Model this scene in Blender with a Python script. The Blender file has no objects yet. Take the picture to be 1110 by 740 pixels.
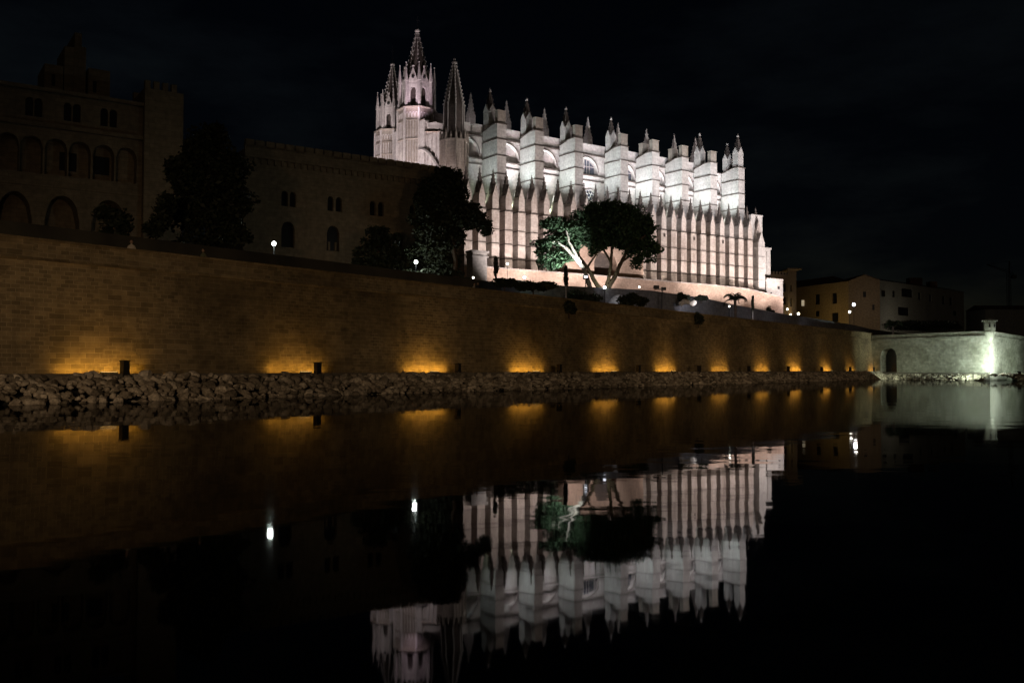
import bpy, bmesh, math, random
from mathutils import Vector, Matrix
rnd = random.Random(7)
scene = bpy.context.scene
col = scene.collection
PI = math.pi

# ------------------------------------------------------------------ camera
CAM_H, FPX = 1.9, 1000.0
cam_d = bpy.data.cameras.new('camera'); cam = bpy.data.objects.new('camera', cam_d); col.objects.link(cam)
cam_d.sensor_width = 36.0; cam_d.lens = FPX / 1110 * 36.0
cam_d.clip_start = 0.1; cam_d.clip_end = 6000
ROT = Matrix.Rotation(PI/2 + 0.0286, 3, 'X') @ Matrix.Rotation(0.003, 3, 'Z')
cam.rotation_euler = ROT.to_euler(); cam.location = (0, 0, CAM_H)
scene.camera = cam

# ------------------------------------------------------------------ night sky
SUN_EL, SUN_AZ = math.radians(14), math.radians(166)     # faint warm glow from the city, behind the camera
world = bpy.data.worlds.new('World'); scene.world = world; world.use_nodes = True
wt = world.node_tree; wn = wt.nodes; wl = wt.links; wn.clear()
out = wn.new('ShaderNodeOutputWorld'); bg = wn.new('ShaderNodeBackground')
sky = wn.new('ShaderNodeTexSky'); sky.sky_type = 'NISHITA'; sky.sun_disc = False
sky.sun_elevation = SUN_EL; sky.sun_rotation = SUN_AZ
tcw = wn.new('ShaderNodeTexCoord'); mpw = wn.new('ShaderNodeMapping'); mpw.inputs['Scale'].default_value = (1, 1, 3.2)
nz = wn.new('ShaderNodeTexNoise'); nz.inputs['Scale'].default_value = 2.6; nz.inputs['Detail'].default_value = 7; nz.inputs['Roughness'].default_value = .6
rp = wn.new('ShaderNodeValToRGB'); rp.color_ramp.elements[0].position = .46; rp.color_ramp.elements[0].color = (.55, .6, .8, 1)
rp.color_ramp.elements[1].position = .78; rp.color_ramp.elements[1].color = (3.4, 3.0, 2.6, 1)
mxw = wn.new('ShaderNodeMix'); mxw.data_type = 'RGBA'; mxw.blend_type = 'MULTIPLY'; mxw.inputs[0].default_value = 1
wl.new(tcw.outputs['Generated'], mpw.inputs[0]); wl.new(mpw.outputs[0], nz.inputs['Vector']); wl.new(nz.outputs['Fac'], rp.inputs[0])
wl.new(sky.outputs[0], mxw.inputs[6]); wl.new(rp.outputs[0], mxw.inputs[7]); wl.new(mxw.outputs[2], bg.inputs[0])
bg.inputs[1].default_value = 0.00045
wl.new(bg.outputs[0], out.inputs[0])

sl = bpy.data.lights.new('city_glow', 'SUN'); sl.energy = 0.022; sl.angle = math.radians(18); sl.color = (1.0, .78, .52)
so = bpy.data.objects.new('city_glow', sl); col.objects.link(so)
d = Vector((-math.sin(SUN_AZ) * math.cos(SUN_EL) * -1, math.cos(SUN_AZ) * math.cos(SUN_EL), math.sin(SUN_EL)))
so.rotation_euler = d.to_track_quat('Z', 'Y').to_euler(); so.location = d * 300

vs = scene.view_settings; vs.view_transform = 'Standard'; vs.look = 'None'; vs.exposure = 0; vs.gamma = 1; vs.use_curve_mapping = False
scene.cycles.use_denoising = True
scene.cycles.max_bounces = 5; scene.cycles.diffuse_bounces = 2; scene.cycles.glossy_bounces = 3; scene.cycles.transmission_bounces = 2
scene.cycles.sample_clamp_indirect = 4
scene.cycles.caustics_reflective = False; scene.cycles.caustics_refractive = False

def spot(name, loc, target, power, color, size=70, blend=.6, radius=.25):
    l = bpy.data.lights.new(name, 'SPOT'); l.energy = power; l.color = color
    l.spot_size = math.radians(size); l.spot_blend = blend; l.shadow_soft_size = radius
    o = bpy.data.objects.new(name, l); col.objects.link(o); o.location = loc
    v = Vector(loc) - Vector(target); o.rotation_euler = v.to_track_quat('Z', 'Y').to_euler()
    return o
def point(name, loc, power, color, radius=.15):
    l = bpy.data.lights.new(name, 'POINT'); l.energy = power; l.color = color; l.shadow_soft_size = radius
    o = bpy.data.objects.new(name, l); col.objects.link(o); o.location = loc; return o

# ------------------------------------------------------------------ places
def at(px, py, D):
    """the point of the place seen at that pixel of the 1110x740 photograph, D metres away"""
    v = ROT @ Vector(((px - 555) / FPX, (370 - py) / FPX, -1)); t = D / v.y
    return Vector((v.x * t, D, CAM_H + v.z * t))
P0 = Vector((-22.3, 52.9, 0)); EW = Vector((.5949, .8038, 0)); MW = Vector((.8038, -.5949, 0))  # along the sea wall, and out of it
def W(a, b, z): p = P0 + EW * a - MW * b; return Vector((p.x, p.y, z))
def wallD(px, b=0.0): p = (px - 555) / FPX; return (49.39 + b) / (.5949 - .8038 * p)
def walla(px, b=0.0):
    D = wallD(px, b); q = Vector(((px - 555) / FPX * D, D, 0)); return (q - P0).dot(EW)

# ------------------------------------------------------------------ materials
def nodes(m): m.use_nodes = True; return m.node_tree.nodes, m.node_tree.links
def mat_plain(name, c, rough=.8, metal=0.0, noise=.25, scale=3.0):
    m = bpy.data.materials.new(name); n, l = nodes(m); b = n['Principled BSDF']
    b.inputs['Roughness'].default_value = rough; b.inputs['Metallic'].default_value = metal
    t = n.new('ShaderNodeTexNoise'); t.inputs['Scale'].default_value = scale; t.inputs['Detail'].default_value = 5
    tc = n.new('ShaderNodeTexCoord'); l.new(tc.outputs['Object'], t.inputs['Vector'])
    r = n.new('ShaderNodeValToRGB'); k = 1 - noise; k2 = 1 + noise
    r.color_ramp.elements[0].position = .3; r.color_ramp.elements[0].color = (c[0]*k, c[1]*k, c[2]*k, 1)
    r.color_ramp.elements[1].position = .7; r.color_ramp.elements[1].color = (min(1, c[0]*k2), min(1, c[1]*k2), min(1, c[2]*k2), 1)
    l.new(t.outputs['Fac'], r.inputs[0]); l.new(r.outputs[0], b.inputs['Base Color'])
    return m
def mat_emit(name, c, s):
    m = bpy.data.materials.new(name); n, l = nodes(m); b = n['Principled BSDF']
    b.inputs['Base Color'].default_value = (*c, 1); b.inputs['Emission Color'].default_value = (*c, 1); b.inputs['Emission Strength'].default_value = s
    return m
def mat_masonry(name, c, mortar, bw, bh, ms=.02, vary=.25, stain=.5, stain_col=(.08, .07, .05), bump=.4, streak=True, big=.06):
    m = bpy.data.materials.new(name); n, l = nodes(m); b = n['Principled BSDF']; b.inputs['Roughness'].default_value = .9
    uv = n.new('ShaderNodeUVMap'); uv.uv_map = 'UVMap'
    br = n.new('ShaderNodeTexBrick'); br.offset = .5; br.inputs['Scale'].default_value = 1
    br.inputs['Brick Width'].default_value = bw; br.inputs['Row Height'].default_value = bh; br.inputs['Mortar Size'].default_value = ms
    br.inputs['Mortar Smooth'].default_value = .3
    br.inputs['Color1'].default_value = (c[0]*(1+vary), c[1]*(1+vary), c[2]*(1+vary), 1)
    br.inputs['Color2'].default_value = (c[0]*(1-vary), c[1]*(1-vary), c[2]*(1-vary), 1)
    br.inputs['Mortar'].default_value = (*mortar, 1)
    wob = n.new('ShaderNodeTexNoise'); wob.inputs['Scale'].default_value = .35; wob.inputs['Detail'].default_value = 2
    wa = n.new('ShaderNodeMix'); wa.data_type = 'VECTOR'; wa.inputs[0].default_value = .06
    l.new(uv.outputs[0], wob.inputs['Vector'])
    ad = n.new('ShaderNodeVectorMath'); ad.operation = 'MULTIPLY_ADD'; ad.inputs[1].default_value = (.12, .12, 0)
    l.new(wob.outputs['Color'], ad.inputs[0]); l.new(uv.outputs[0], ad.inputs[2]); l.new(ad.outputs[0], br.inputs['Vector'])
    n.remove(wa)
    # stretches laid in longer blocks break up the coursing
    br2 = n.new('ShaderNodeTexBrick'); br2.offset = .37; br2.inputs['Scale'].default_value = 1; br2.inputs['Brick Width'].default_value = bw*1.75; br2.inputs['Row Height'].default_value = bh*1.33
    br2.inputs['Mortar Size'].default_value = ms*.8; br2.inputs['Mortar Smooth'].default_value = .3
    for k_ in ('Color1', 'Color2', 'Mortar'): br2.inputs[k_].default_value = br.inputs[k_].default_value
    l.new(ad.outputs[0], br2.inputs['Vector'])
    pn_ = n.new('ShaderNodeTexNoise'); pn_.inputs['Scale'].default_value = .22; pn_.inputs['Detail'].default_value = 5; l.new(uv.outputs[0], pn_.inputs['Vector'])
    pr_ = n.new('ShaderNodeValToRGB'); pr_.color_ramp.elements[0].position = .50; pr_.color_ramp.elements[1].position = .53; l.new(pn_.outputs['Fac'], pr_.inputs[0])
    brm = n.new('ShaderNodeMix'); brm.data_type = 'RGBA'; l.new(pr_.outputs[0], brm.inputs[0]); l.new(br.outputs['Color'], brm.inputs[6]); l.new(br2.outputs['Color'], brm.inputs[7])
    # wide patches of dirt and wash-out
    t1 = n.new('ShaderNodeTexNoise'); t1.inputs['Scale'].default_value = big; t1.inputs['Detail'].default_value = 8; t1.inputs['Roughness'].default_value = .65
    mp = n.new('ShaderNodeMapping'); mp.inputs['Scale'].default_value = (2.2, .55, 1) if streak else (1, 1, 1)
    oi = n.new('ShaderNodeObjectInfo'); cb_ = n.new('ShaderNodeCombineXYZ'); ml = n.new('ShaderNodeMath'); ml.operation = 'MULTIPLY'; ml.inputs[1].default_value = 90
    l.new(oi.outputs['Random'], ml.inputs[0]); l.new(ml.outputs[0], cb_.inputs[0]); l.new(ml.outputs[0], cb_.inputs[2]); va = n.new('ShaderNodeVectorMath'); va.operation = 'ADD'
    l.new(uv.outputs[0], va.inputs[0]); l.new(cb_.outputs[0], va.inputs[1])
    l.new(va.outputs[0], mp.inputs[0]); l.new(mp.outputs[0], t1.inputs['Vector'])
    r1 = n.new('ShaderNodeValToRGB'); r1.color_ramp.elements[0].position = .40; r1.color_ramp.elements[0].color = (0, 0, 0, 1)
    r1.color_ramp.elements[1].position = .72; r1.color_ramp.elements[1].color = (stain, stain, stain, 1)
    l.new(t1.outputs['Fac'], r1.inputs[0])
    mx = n.new('ShaderNodeMix'); mx.data_type = 'RGBA'; mx.inputs[7].default_value = (*stain_col, 1)
    l.new(r1.outputs[0], mx.inputs[0]); l.new(brm.outputs[2], mx.inputs[6])
    t2 = n.new('ShaderNodeTexNoise'); t2.inputs['Scale'].default_value = 1.7; t2.inputs['Detail'].default_value = 6; l.new(uv.outputs[0], t2.inputs['Vector'])
    r2 = n.new('ShaderNodeMapRange'); r2.inputs[1].default_value = .25; r2.inputs[2].default_value = .75; r2.inputs[3].default_value = .72; r2.inputs[4].default_value = 1.22
    l.new(t2.outputs['Fac'], r2.inputs[0])
    mu = n.new('ShaderNodeMix'); mu.data_type = 'RGBA'; mu.blend_type = 'MULTIPLY'; mu.inputs[0].default_value = 1
    l.new(mx.outputs[2], mu.inputs[6]); l.new(r2.outputs[0], mu.inputs[7]); l.new(mu.outputs[2], b.inputs['Base Color'])
    bp = n.new('ShaderNodeBump'); bp.inputs['Strength'].default_value = bump; bp.inputs['Distance'].default_value = .05
    iv = n.new('ShaderNodeMath'); iv.operation = 'SUBTRACT'; l.new(t2.outputs['Fac'], iv.inputs[0]); l.new(br.outputs['Fac'], iv.inputs[1])
    l.new(iv.outputs[0], bp.inputs['Height']); l.new(bp.outputs[0], b.inputs['Normal'])
    return m
def mat_leaf(name, c, v=.5):
    m = bpy.data.materials.new(name); n, l = nodes(m); b = n['Principled BSDF']; b.inputs['Roughness'].default_value = .65
    g = n.new('ShaderNodeNewGeometry'); r = n.new('ShaderNodeValToRGB')
    r.color_ramp.elements[0].color = (c[0]*(1-v), c[1]*(1-v), c[2]*(1-v), 1); r.color_ramp.elements[1].color = (c[0]*(1+v), c[1]*(1+v), c[2]*(1+v), 1)
    l.new(g.outputs['Random Per Island'], r.inputs[0]); l.new(r.outputs[0], b.inputs['Base Color'])
    return m
def mat_rock(name):
    m = bpy.data.materials.new(name); n, l = nodes(m); b = n['Principled BSDF']; b.inputs['Roughness'].default_value = .9
    oi = n.new('ShaderNodeObjectInfo'); g = n.new('ShaderNodeNewGeometry'); ad = n.new('ShaderNodeMath'); ad.operation = 'ADD'
    fr = n.new('ShaderNodeMath'); fr.operation = 'FRACT'
    l.new(oi.outputs['Random'], ad.inputs[0]); l.new(g.outputs['Random Per Island'], ad.inputs[1]); l.new(ad.outputs[0], fr.inputs[0])
    r = n.new('ShaderNodeValToRGB'); r.color_ramp.elements[0].color = (.17, .145, .11, 1); r.color_ramp.elements[1].color = (.72, .64, .52, 1)
    e = r.color_ramp.elements.new(.5); e.color = (.42, .36, .28, 1); l.new(fr.outputs[0], r.inputs[0])
    tc = n.new('ShaderNodeTexCoord'); t = n.new('ShaderNodeTexNoise'); t.inputs['Scale'].default_value = 3; t.inputs['Detail'].default_value = 7
    l.new(tc.outputs['Object'], t.inputs['Vector'])
    r2 = n.new('ShaderNodeMapRange'); r2.inputs[1].default_value = .3; r2.inputs[2].default_value = .7; r2.inputs[3].default_value = .55; r2.inputs[4].default_value = 1.3
    l.new(t.outputs['Fac'], r2.inputs[0])
    mu = n.new('ShaderNodeMix'); mu.data_type = 'RGBA'; mu.blend_type = 'MULTIPLY'; mu.inputs[0].default_value = 1
    l.new(r.outputs[0], mu.inputs[6]); l.new(r2.outputs[0], mu.inputs[7]); l.new(mu.outputs[2], b.inputs['Base Color'])
    bp = n.new('ShaderNodeBump'); bp.inputs['Strength'].default_value = .6; bp.inputs['Distance'].default_value = .08
    l.new(t.outputs['Fac'], bp.inputs['Height']); l.new(bp.outputs[0], b.inputs['Normal'])
    return m
def mat_water():
    m = bpy.data.materials.new('lake_water'); n, l = nodes(m); b = n['Principled BSDF']
    n.remove(b); mo = n['Material Output']; gl = n.new('ShaderNodeBsdfGlossy'); gl.inputs['Color'].default_value = (.58, .58, .58, 1); gl.inputs['Roughness'].default_value = .028
    df = n.new('ShaderNodeBsdfDiffuse'); df.inputs['Color'].default_value = (.0025, .003, .0025, 1); fr = n.new('ShaderNodeFresnel'); fr.inputs['IOR'].default_value = 1.33
    ms = n.new('ShaderNodeMixShader'); l.new(fr.outputs[0], ms.inputs[0]); l.new(df.outputs[0], ms.inputs[1]); l.new(gl.outputs[0], ms.inputs[2]); l.new(ms.outputs[0], mo.inputs[0])
    g = n.new('ShaderNodeNewGeometry'); mp = n.new('ShaderNodeMapping'); mp.inputs['Scale'].default_value = (.55, .9, 1)
    t = n.new('ShaderNodeTexNoise'); t.inputs['Scale'].default_value = .55; t.inputs['Detail'].default_value = 3; t.inputs['Roughness'].default_value = .45
    l.new(g.outputs['Position'], mp.inputs[0]); l.new(mp.outputs[0], t.inputs['Vector'])
    bp = n.new('ShaderNodeBump'); bp.inputs['Strength'].default_value = 1.0; bp.inputs['Distance'].default_value = .0085
    t3 = n.new('ShaderNodeTexNoise'); t3.inputs['Scale'].default_value = .06; t3.inputs['Detail'].default_value = 2; l.new(g.outputs['Position'], t3.inputs['Vector'])
    mr = n.new('ShaderNodeMapRange'); mr.inputs[1].default_value = .35; mr.inputs[2].default_value = .65; mr.inputs[3].default_value = .35; mr.inputs[4].default_value = 1.3; l.new(t3.outputs['Fac'], mr.inputs[0])
    l.new(mr.outputs[0], bp.inputs['Strength'])
    l.new(t.outputs['Fac'], bp.inputs['Height']); l.new(bp.outputs[0], gl.inputs['Normal'])
    return m
M = dict(
    wall=mat_masonry('sea_wall_stone', (.32, .245, .135), (.54, .43, .27), .50, .235, .014, .28, .95, (.085, .062, .035), .6, False, .13),
    bastion=mat_masonry('bastion_stone', (.34, .33, .27), (.27, .26, .21), .8, .36, .025, .2, .9, (.11, .105, .07), .5, False, .3),
    cath=mat_masonry('cathedral_stone', (.45, .42, .40), (.33, .305, .29), 1.3, .62, .02, .09, .55, (.24, .205, .185), .25, True, .22),
    cathb=mat_masonry('lower_stone', (.43, .37, .335), (.31, .255, .23), 1.3, .62, .03, .12, .75, (.19, .14, .115), .25, True, .25),
    cathd=mat_masonry('weathered_shaded_stone', (.08, .062, .053), (.055, .043, .037), .9, .5, .03, .25, .6, (.05, .04, .035), .3, True, .4),  # real weathering on pinnacles; on string courses the dark tone paints their shadow
    terrace=mat_masonry('terrace_stone', (.44, .32, .25), (.33, .24, .19), 1.2, .5, .03, .12, .6, (.25, .15, .11), .25, False, .2),
    tower=mat_masonry('tower_stone', (.28, .245, .21), (.20, .17, .15), 1.1, .55, .03, .1, .75, (.15, .115, .085), .25, True, .35),
    palace=mat_masonry('palace_stone', (.27, .21, .14), (.20, .16, .11), 1.0, .45, .03, .1, .5, (.12, .09, .06), .2, True, .12),
    greyw=mat_masonry('grey_wall_stone', (.20, .195, .20), (.14, .14, .14), 1.0, .4, .03, .18, .6, (.07, .07, .07), .3, False, .15),
    house=mat_masonry('house_render', (.33, .23, .14), (.32, .225, .14), 3, 2, .01, .03, .5, (.2, .13, .08), .1, True, .1),
    house2=mat_masonry('house_render_grey', (.23, .22, .19), (.22, .21, .18), 3, 2, .01, .03, .5, (.12, .11, .09), .1, True, .1),
    dark=mat_plain('dark_opening', (.012, .011, .012), .35, 0, .2),
    glass=mat_plain('window_glass', (.05, .055, .075), .15, 0, .2),
    iron=mat_plain('black_iron', (.02, .02, .022), .5, .6, .2),
    bollard=mat_plain('dark_metal', (.03, .028, .026), .5, .3, .2),
    ground=mat_plain('earth', (.07, .065, .05), .95, 0, .4, .3),
    bed=mat_plain('lake_bed', (.03, .03, .025), .95, 0, .3, .2),
    paving=mat_plain('paving', (.18, .16, .13), .9, 0, .25, .5),
    rock=mat_rock('boulder_stone'), water=mat_water(),
    roof=mat_plain('roof_tiles', (.12, .06, .04), .9, 0, .3),
    leafd=mat_leaf('dark_foliage', (.028, .036, .018)), leafg=mat_leaf('pine_foliage', (.04, .082, .04)),
    leafp=mat_leaf('palm_foliage', (.05, .075, .03)),
    bark=mat_plain('bark', (.10, .07, .05), .9, 0, .35, 2), barkp=mat_plain('pale_lit_bark', (.36, .33, .30), .9, 0, .25, 2),
    pale=mat_plain('pale_stone', (.55, .52, .48), .8, 0, .15), gravel=mat_plain('gravel', (.4, .38, .36), .95, 0, .4, 6),
    lampw=mat_emit('lamp_glow', (.93, 1.0, .93), 4), lamps=mat_emit('small_lamp_glow', (1.0, .93, .78), 5), led=mat_emit('amber_strip', (1, .72, .3), 2.2),
    lampv=mat_emit('cool_lamp_glow', (.85, .88, 1.0), 6), lit=mat_emit('lit_window', (1, .85, .6), .28),
    skin=mat_plain('skin', (.42, .27, .2), .6, 0, .05), cloth_d=mat_plain('dark_cloth', (.02, .02, .025), .9), cloth_l=mat_plain('pale_cloth', (.5, .45, .38), .9), cloth_g=mat_plain('olive_cloth', (.14, .15, .09), .9), hair=mat_plain('hair', (.03, .02, .015), .8),
)

# ------------------------------------------------------------------ mesh building
class MB:
    def __init__(s): s.v = []; s.f = []
    def add(s, vs, fs):
        k = len(s.v); s.v += [tuple(p) for p in vs]; s.f += [tuple(i + k for i in f) for f in fs]; return s
    def quad(s, a, b, c, d): return s.add([a, b, c, d], [(0, 1, 2, 3)])
    def box(s, x0, x1, y0, y1, z0, z1):
        return s.add([(x0,y0,z0),(x1,y0,z0),(x1,y1,z0),(x0,y1,z0),(x0,y0,z1),(x1,y0,z1),(x1,y1,z1),(x0,y1,z1)],
                     [(0,3,2,1),(4,5,6,7),(0,1,5,4),(1,2,6,5),(2,3,7,6),(3,0,4,7)])
    def loft(s, rings, cap=True):
        n = len(rings[0]); vs = [p for r in rings for p in r]; fs = []
        for i in range(len(rings) - 1):
            for j in range(n):
                k = (j + 1) % n; fs.append((i*n+j, i*n+k, (i+1)*n+k, (i+1)*n+j))
        if cap: fs.append(tuple(reversed(range(n)))); fs.append(tuple((len(rings)-1)*n + j for j in range(n)))
        return s.add(vs, fs)
    def ngon(s, cx, cy, prof, n=8, ph=None):
        ph = PI/n if ph is None else ph
        return s.loft([[(cx + r*math.cos(ph + 2*PI*j/n), cy + r*math.sin(ph + 2*PI*j/n), z) for j in range(n)] for r, z in prof])
    def prism_y(s, poly, y0, y1):      # poly of (x, z) counter-clockwise seen from -y
        n = len(poly); vs = [(x, y0, z) for x, z in poly] + [(x, y1, z) for x, z in poly]
        fs = [tuple(range(n)), tuple(reversed(range(n, 2*n)))]
        for j in range(n): k = (j+1) % n; fs.append((k, j, n+j, n+k))
        return s.add(vs, fs)
    def prism_x(s, poly, x0, x1):
        n = len(poly); vs = [(x0, y, z) for y, z in poly] + [(x1, y, z) for y, z in poly]
        fs = [tuple(reversed(range(n))), tuple(range(n, 2*n))]
        for j in range(n): k = (j+1) % n; fs.append((j, k, n+k, n+j))
        return s.add(vs, fs)
    def tube(s, pts, rad, n=6):
        rings = []
        for i, p in enumerate(pts):
            a = Vector(pts[max(i-1, 0)]); b = Vector(pts[min(i+1, len(pts)-1)]); t = (b - a).normalized()
            u = t.cross(Vector((0, 1, .13))).normalized(); w = t.cross(u)
            r = rad[i] if isinstance(rad, (list, tuple)) else rad
            rings.append([Vector(p) + u*r*math.cos(2*PI*j/n) + w*r*math.sin(2*PI*j/n) for j in range(n)])
        return s.loft(rings)
    def ball(s, c, r, n=8, m=5, sz=1.0):
        rings = []
        for i in range(m + 1):
            a = -PI/2 + PI * (i + .001) / (m + .002); rings.append([(c[0] + r*math.cos(a)*math.cos(2*PI*j/n), c[1] + r*math.cos(a)*math.sin(2*PI*j/n), c[2] + r*sz*math.sin(a)) for j in range(n)])
        return s.loft(rings)
    def arched(s, x0, x1, z0, z1, y, ops, depth=.5, seg=10):
        """front skin of a wall in the plane y with real arched openings (centre, width, sill, spring, rise); reveals go back by depth"""
        ops = sorted(ops); x = x0
        for (c, w, zb, zs, rise) in ops:
            l, r = c - w/2, c + w/2
            if l > x + 1e-4: s.quad((x, y, z0), (l, y, z0), (l, y, z1), (x, y, z1))
            cv = []
            for i in range(seg + 1):
                xx = l + w*i/seg; k = abs(2*i/seg - 1); cv.append((xx, zs + rise*math.sqrt(max(0, 1 - k*k)) if rise > 0 else zs))
            for i in range(seg):
                (a, za), (b, zb2) = cv[i], cv[i+1]
                if zb > z0 + 1e-4: s.quad((a, y, z0), (b, y, z0), (b, y, zb), (a, y, zb))
                s.quad((a, y, za), (b, y, zb2), (b, y, z1), (a, y, z1))
                s.quad((a, y, za), (a, y+depth, za), (b, y+depth, zb2), (b, y, zb2))
            s.quad((l, y, zb), (l, y+depth, zb), (l, y+depth, zs), (l, y, zs)); s.quad((r, y, zb), (r, y, zs), (r, y+depth, zs), (r, y+depth, zb))
            s.quad((l, y, zb), (r, y, zb), (r, y+depth, zb), (l, y+depth, zb)); x = r
        if x1 > x + 1e-4: s.quad((x, y, z0), (x1, y, z0), (x1, y, z1), (x, y, z1))
        return s
    def build(s, name, m, parent=None, loc=None, smooth=False):
        me = bpy.data.meshes.new(name); me.from_pydata(s.v, [], s.f); me.update()
        uvl = me.uv_layers.new(name='UVMap'); vv = me.vertices
        for p in me.polygons:
            nn = p.normal
            if abs(nn.z) < .75:
                t = Vector((-nn.y, nn.x, 0)); t = t.normalized() if t.length > 1e-6 else Vector((1, 0, 0))
                for li in p.loop_indices: c = vv[me.loops[li].vertex_index].co; uvl.data[li].uv = (c.x*t.x + c.y*t.y, c.z)
            else:
                for li in p.loop_indices: c = vv[me.loops[li].vertex_index].co; uvl.data[li].uv = (c.x, c.y)
            p.use_smooth = smooth
        me.materials.append(m)
        o = bpy.data.objects.new(name, me); col.objects.link(o)
        if parent: o.parent = parent
        if loc is not None: o.location = loc
        return o
def tag(o, label=None, cat=None, group=None, kind=None):
    if label: o['label'] = label
    if cat: o['category'] = cat
    if group: o['group'] = group
    if kind: o['kind'] = kind
    return o
def thing(name, loc, rz=0, label=None, cat=None, group=None):
    o = bpy.data.objects.new(name, None); col.objects.link(o); o.location = loc; o.rotation_euler = (0, 0, rz); o.empty_display_size = .2
    return tag(o, label, cat, group)
def dup(o, parent=None, loc=None, rz=None):
    c = o.copy(); col.objects.link(c)
    if parent is not None: c.parent = parent
    if loc is not None: c.location = loc
    if rz is not None: c.rotation_euler = (0, 0, rz)
    for ch in [x for x in o.children]: dup(ch, c)
    return c

# ================================================================== SETTING
# ground: sheets in the wall's own frame
g = MB(); A0, A1 = -1500, 1800
prof = [(2.5, -1.5), (2.55, 7.9), (10.5, 7.95), (11.5, 11.2), (40, 12.0), (120, 12.2), (400, 13), (3000, 10)]
AS = [A0, -200, -100, -50, 0, 50, 100, 150, 200, 260, 600, A1]
for (b0, z0), (b1, z1) in zip(prof[:-1], prof[1:]):
    for a0, a1 in zip(AS[:-1], AS[1:]): g.quad(W(a0, b0, z0), W(a1, b0, z0), W(a1, b1, z1), W(a0, b1, z1))
g.build('ground', M['ground'])['kind'] = 'structure'
lb = MB(); lb.quad(W(A0, -700, -1.5), W(A1, -700, -1.5), W(A1, 2.5, -1.5), W(A0, 2.5, -1.5)); lb.build('lake_bed', M['bed'])['kind'] = 'structure'
wt_ = MB(); wt_.quad((-700, -1.2, 0), (600, -1.2, 0), (600, 700, 0), (-700, 700, 0)); wt_.build('water', M['water'])['kind'] = 'structure'
nb = MB(); nb.box(-700, 600, -500, -1.2, -1.6, .35); nb.build('near_bank', M['paving'])['kind'] = 'structure'

# quay ledge at the foot of the wall
Z_Q, Z_T = 1.5, 8.9
AC = walla(947, 2.2)                     # where the wall ends at the bastion
q = MB(); q.add([W(-160,-.35,-1.5),W(AC,-.35,-1.5),W(AC,1.9,-1.5),W(-160,1.9,-1.5),W(-160,-.35,Z_Q),W(AC,-.35,Z_Q),W(AC,1.9,Z_Q),W(-160,1.9,Z_Q)],
      [(0,3,2,1),(4,5,6,7),(0,1,5,4),(1,2,6,5),(2,3,7,6),(3,0,4,7)])
q.build('quay', M['paving'])['kind'] = 'structure'

# the sea wall: battered face, parapet with coping
sw = thing('sea_wall', W(40, 2, Z_Q), 0, 'long brown stone sea wall rising from the quay, lit amber along its foot', 'wall')
off = sw.location
def WL(a, b, z): return W(a, b, z) - off
fb = MB(); n = 60
aa = [-160 + (AC + 160)*i/n for i in range(n+1)]
for a0, a1 in zip(aa[:-1], aa[1:]):
    for k in range(4):
        z0 = Z_Q - .3 + (7.9 - Z_Q + .3)*k/4; z1 = Z_Q - .3 + (7.9 - Z_Q + .3)*(k+1)/4
        b0 = 1.8 + .45*k/4; b1 = 1.8 + .45*(k+1)/4
        fb.quad(WL(a0, b0, z0), WL(a1, b0, z0), WL(a1, b1, z1), WL(a0, b1, z1))
# end face
fb.quad(WL(AC, 1.8, Z_Q-.3), WL(AC, 8, Z_Q-.3), WL(AC-.6, 8, 7.9), WL(AC-.6, 2.25, 7.9))
fb.build('wall_face', M['wall'], sw)
pb = MB(); pb.add([WL(-160,2.2,7.9),WL(AC-.6,2.2,7.9),WL(AC-.6,2.75,7.9),WL(-160,2.75,7.9),WL(-160,2.25,Z_T),WL(AC-.6,2.25,Z_T),WL(AC-.6,2.75,Z_T),WL(-160,2.75,Z_T)],
      [(0,3,2,1),(4,5,6,7),(0,1,5,4),(1,2,6,5),(2,3,7,6),(3,0,4,7)]); pb.build('parapet', M['wall'], sw)
cb = MB()
for (z0, z1, bo) in ((7.78, 7.92, .1), (Z_T+.002, Z_T+.13, .06)):
    cb.add([WL(-160,2.2-bo,z0),WL(AC-.6,2.2-bo,z0),WL(AC-.6,2.75,z0),WL(-160,2.75,z0),WL(-160,2.2-bo,z1),WL(AC-.6,2.2-bo,z1),WL(AC-.6,2.75,z1),WL(-160,2.75,z1)],
      [(0,3,2,1),(4,5,6,7),(0,1,5,4),(1,2,6,5),(2,3,7,6),(3,0,4,7)])
cb.build('coping', M['wall'], sw)

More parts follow.
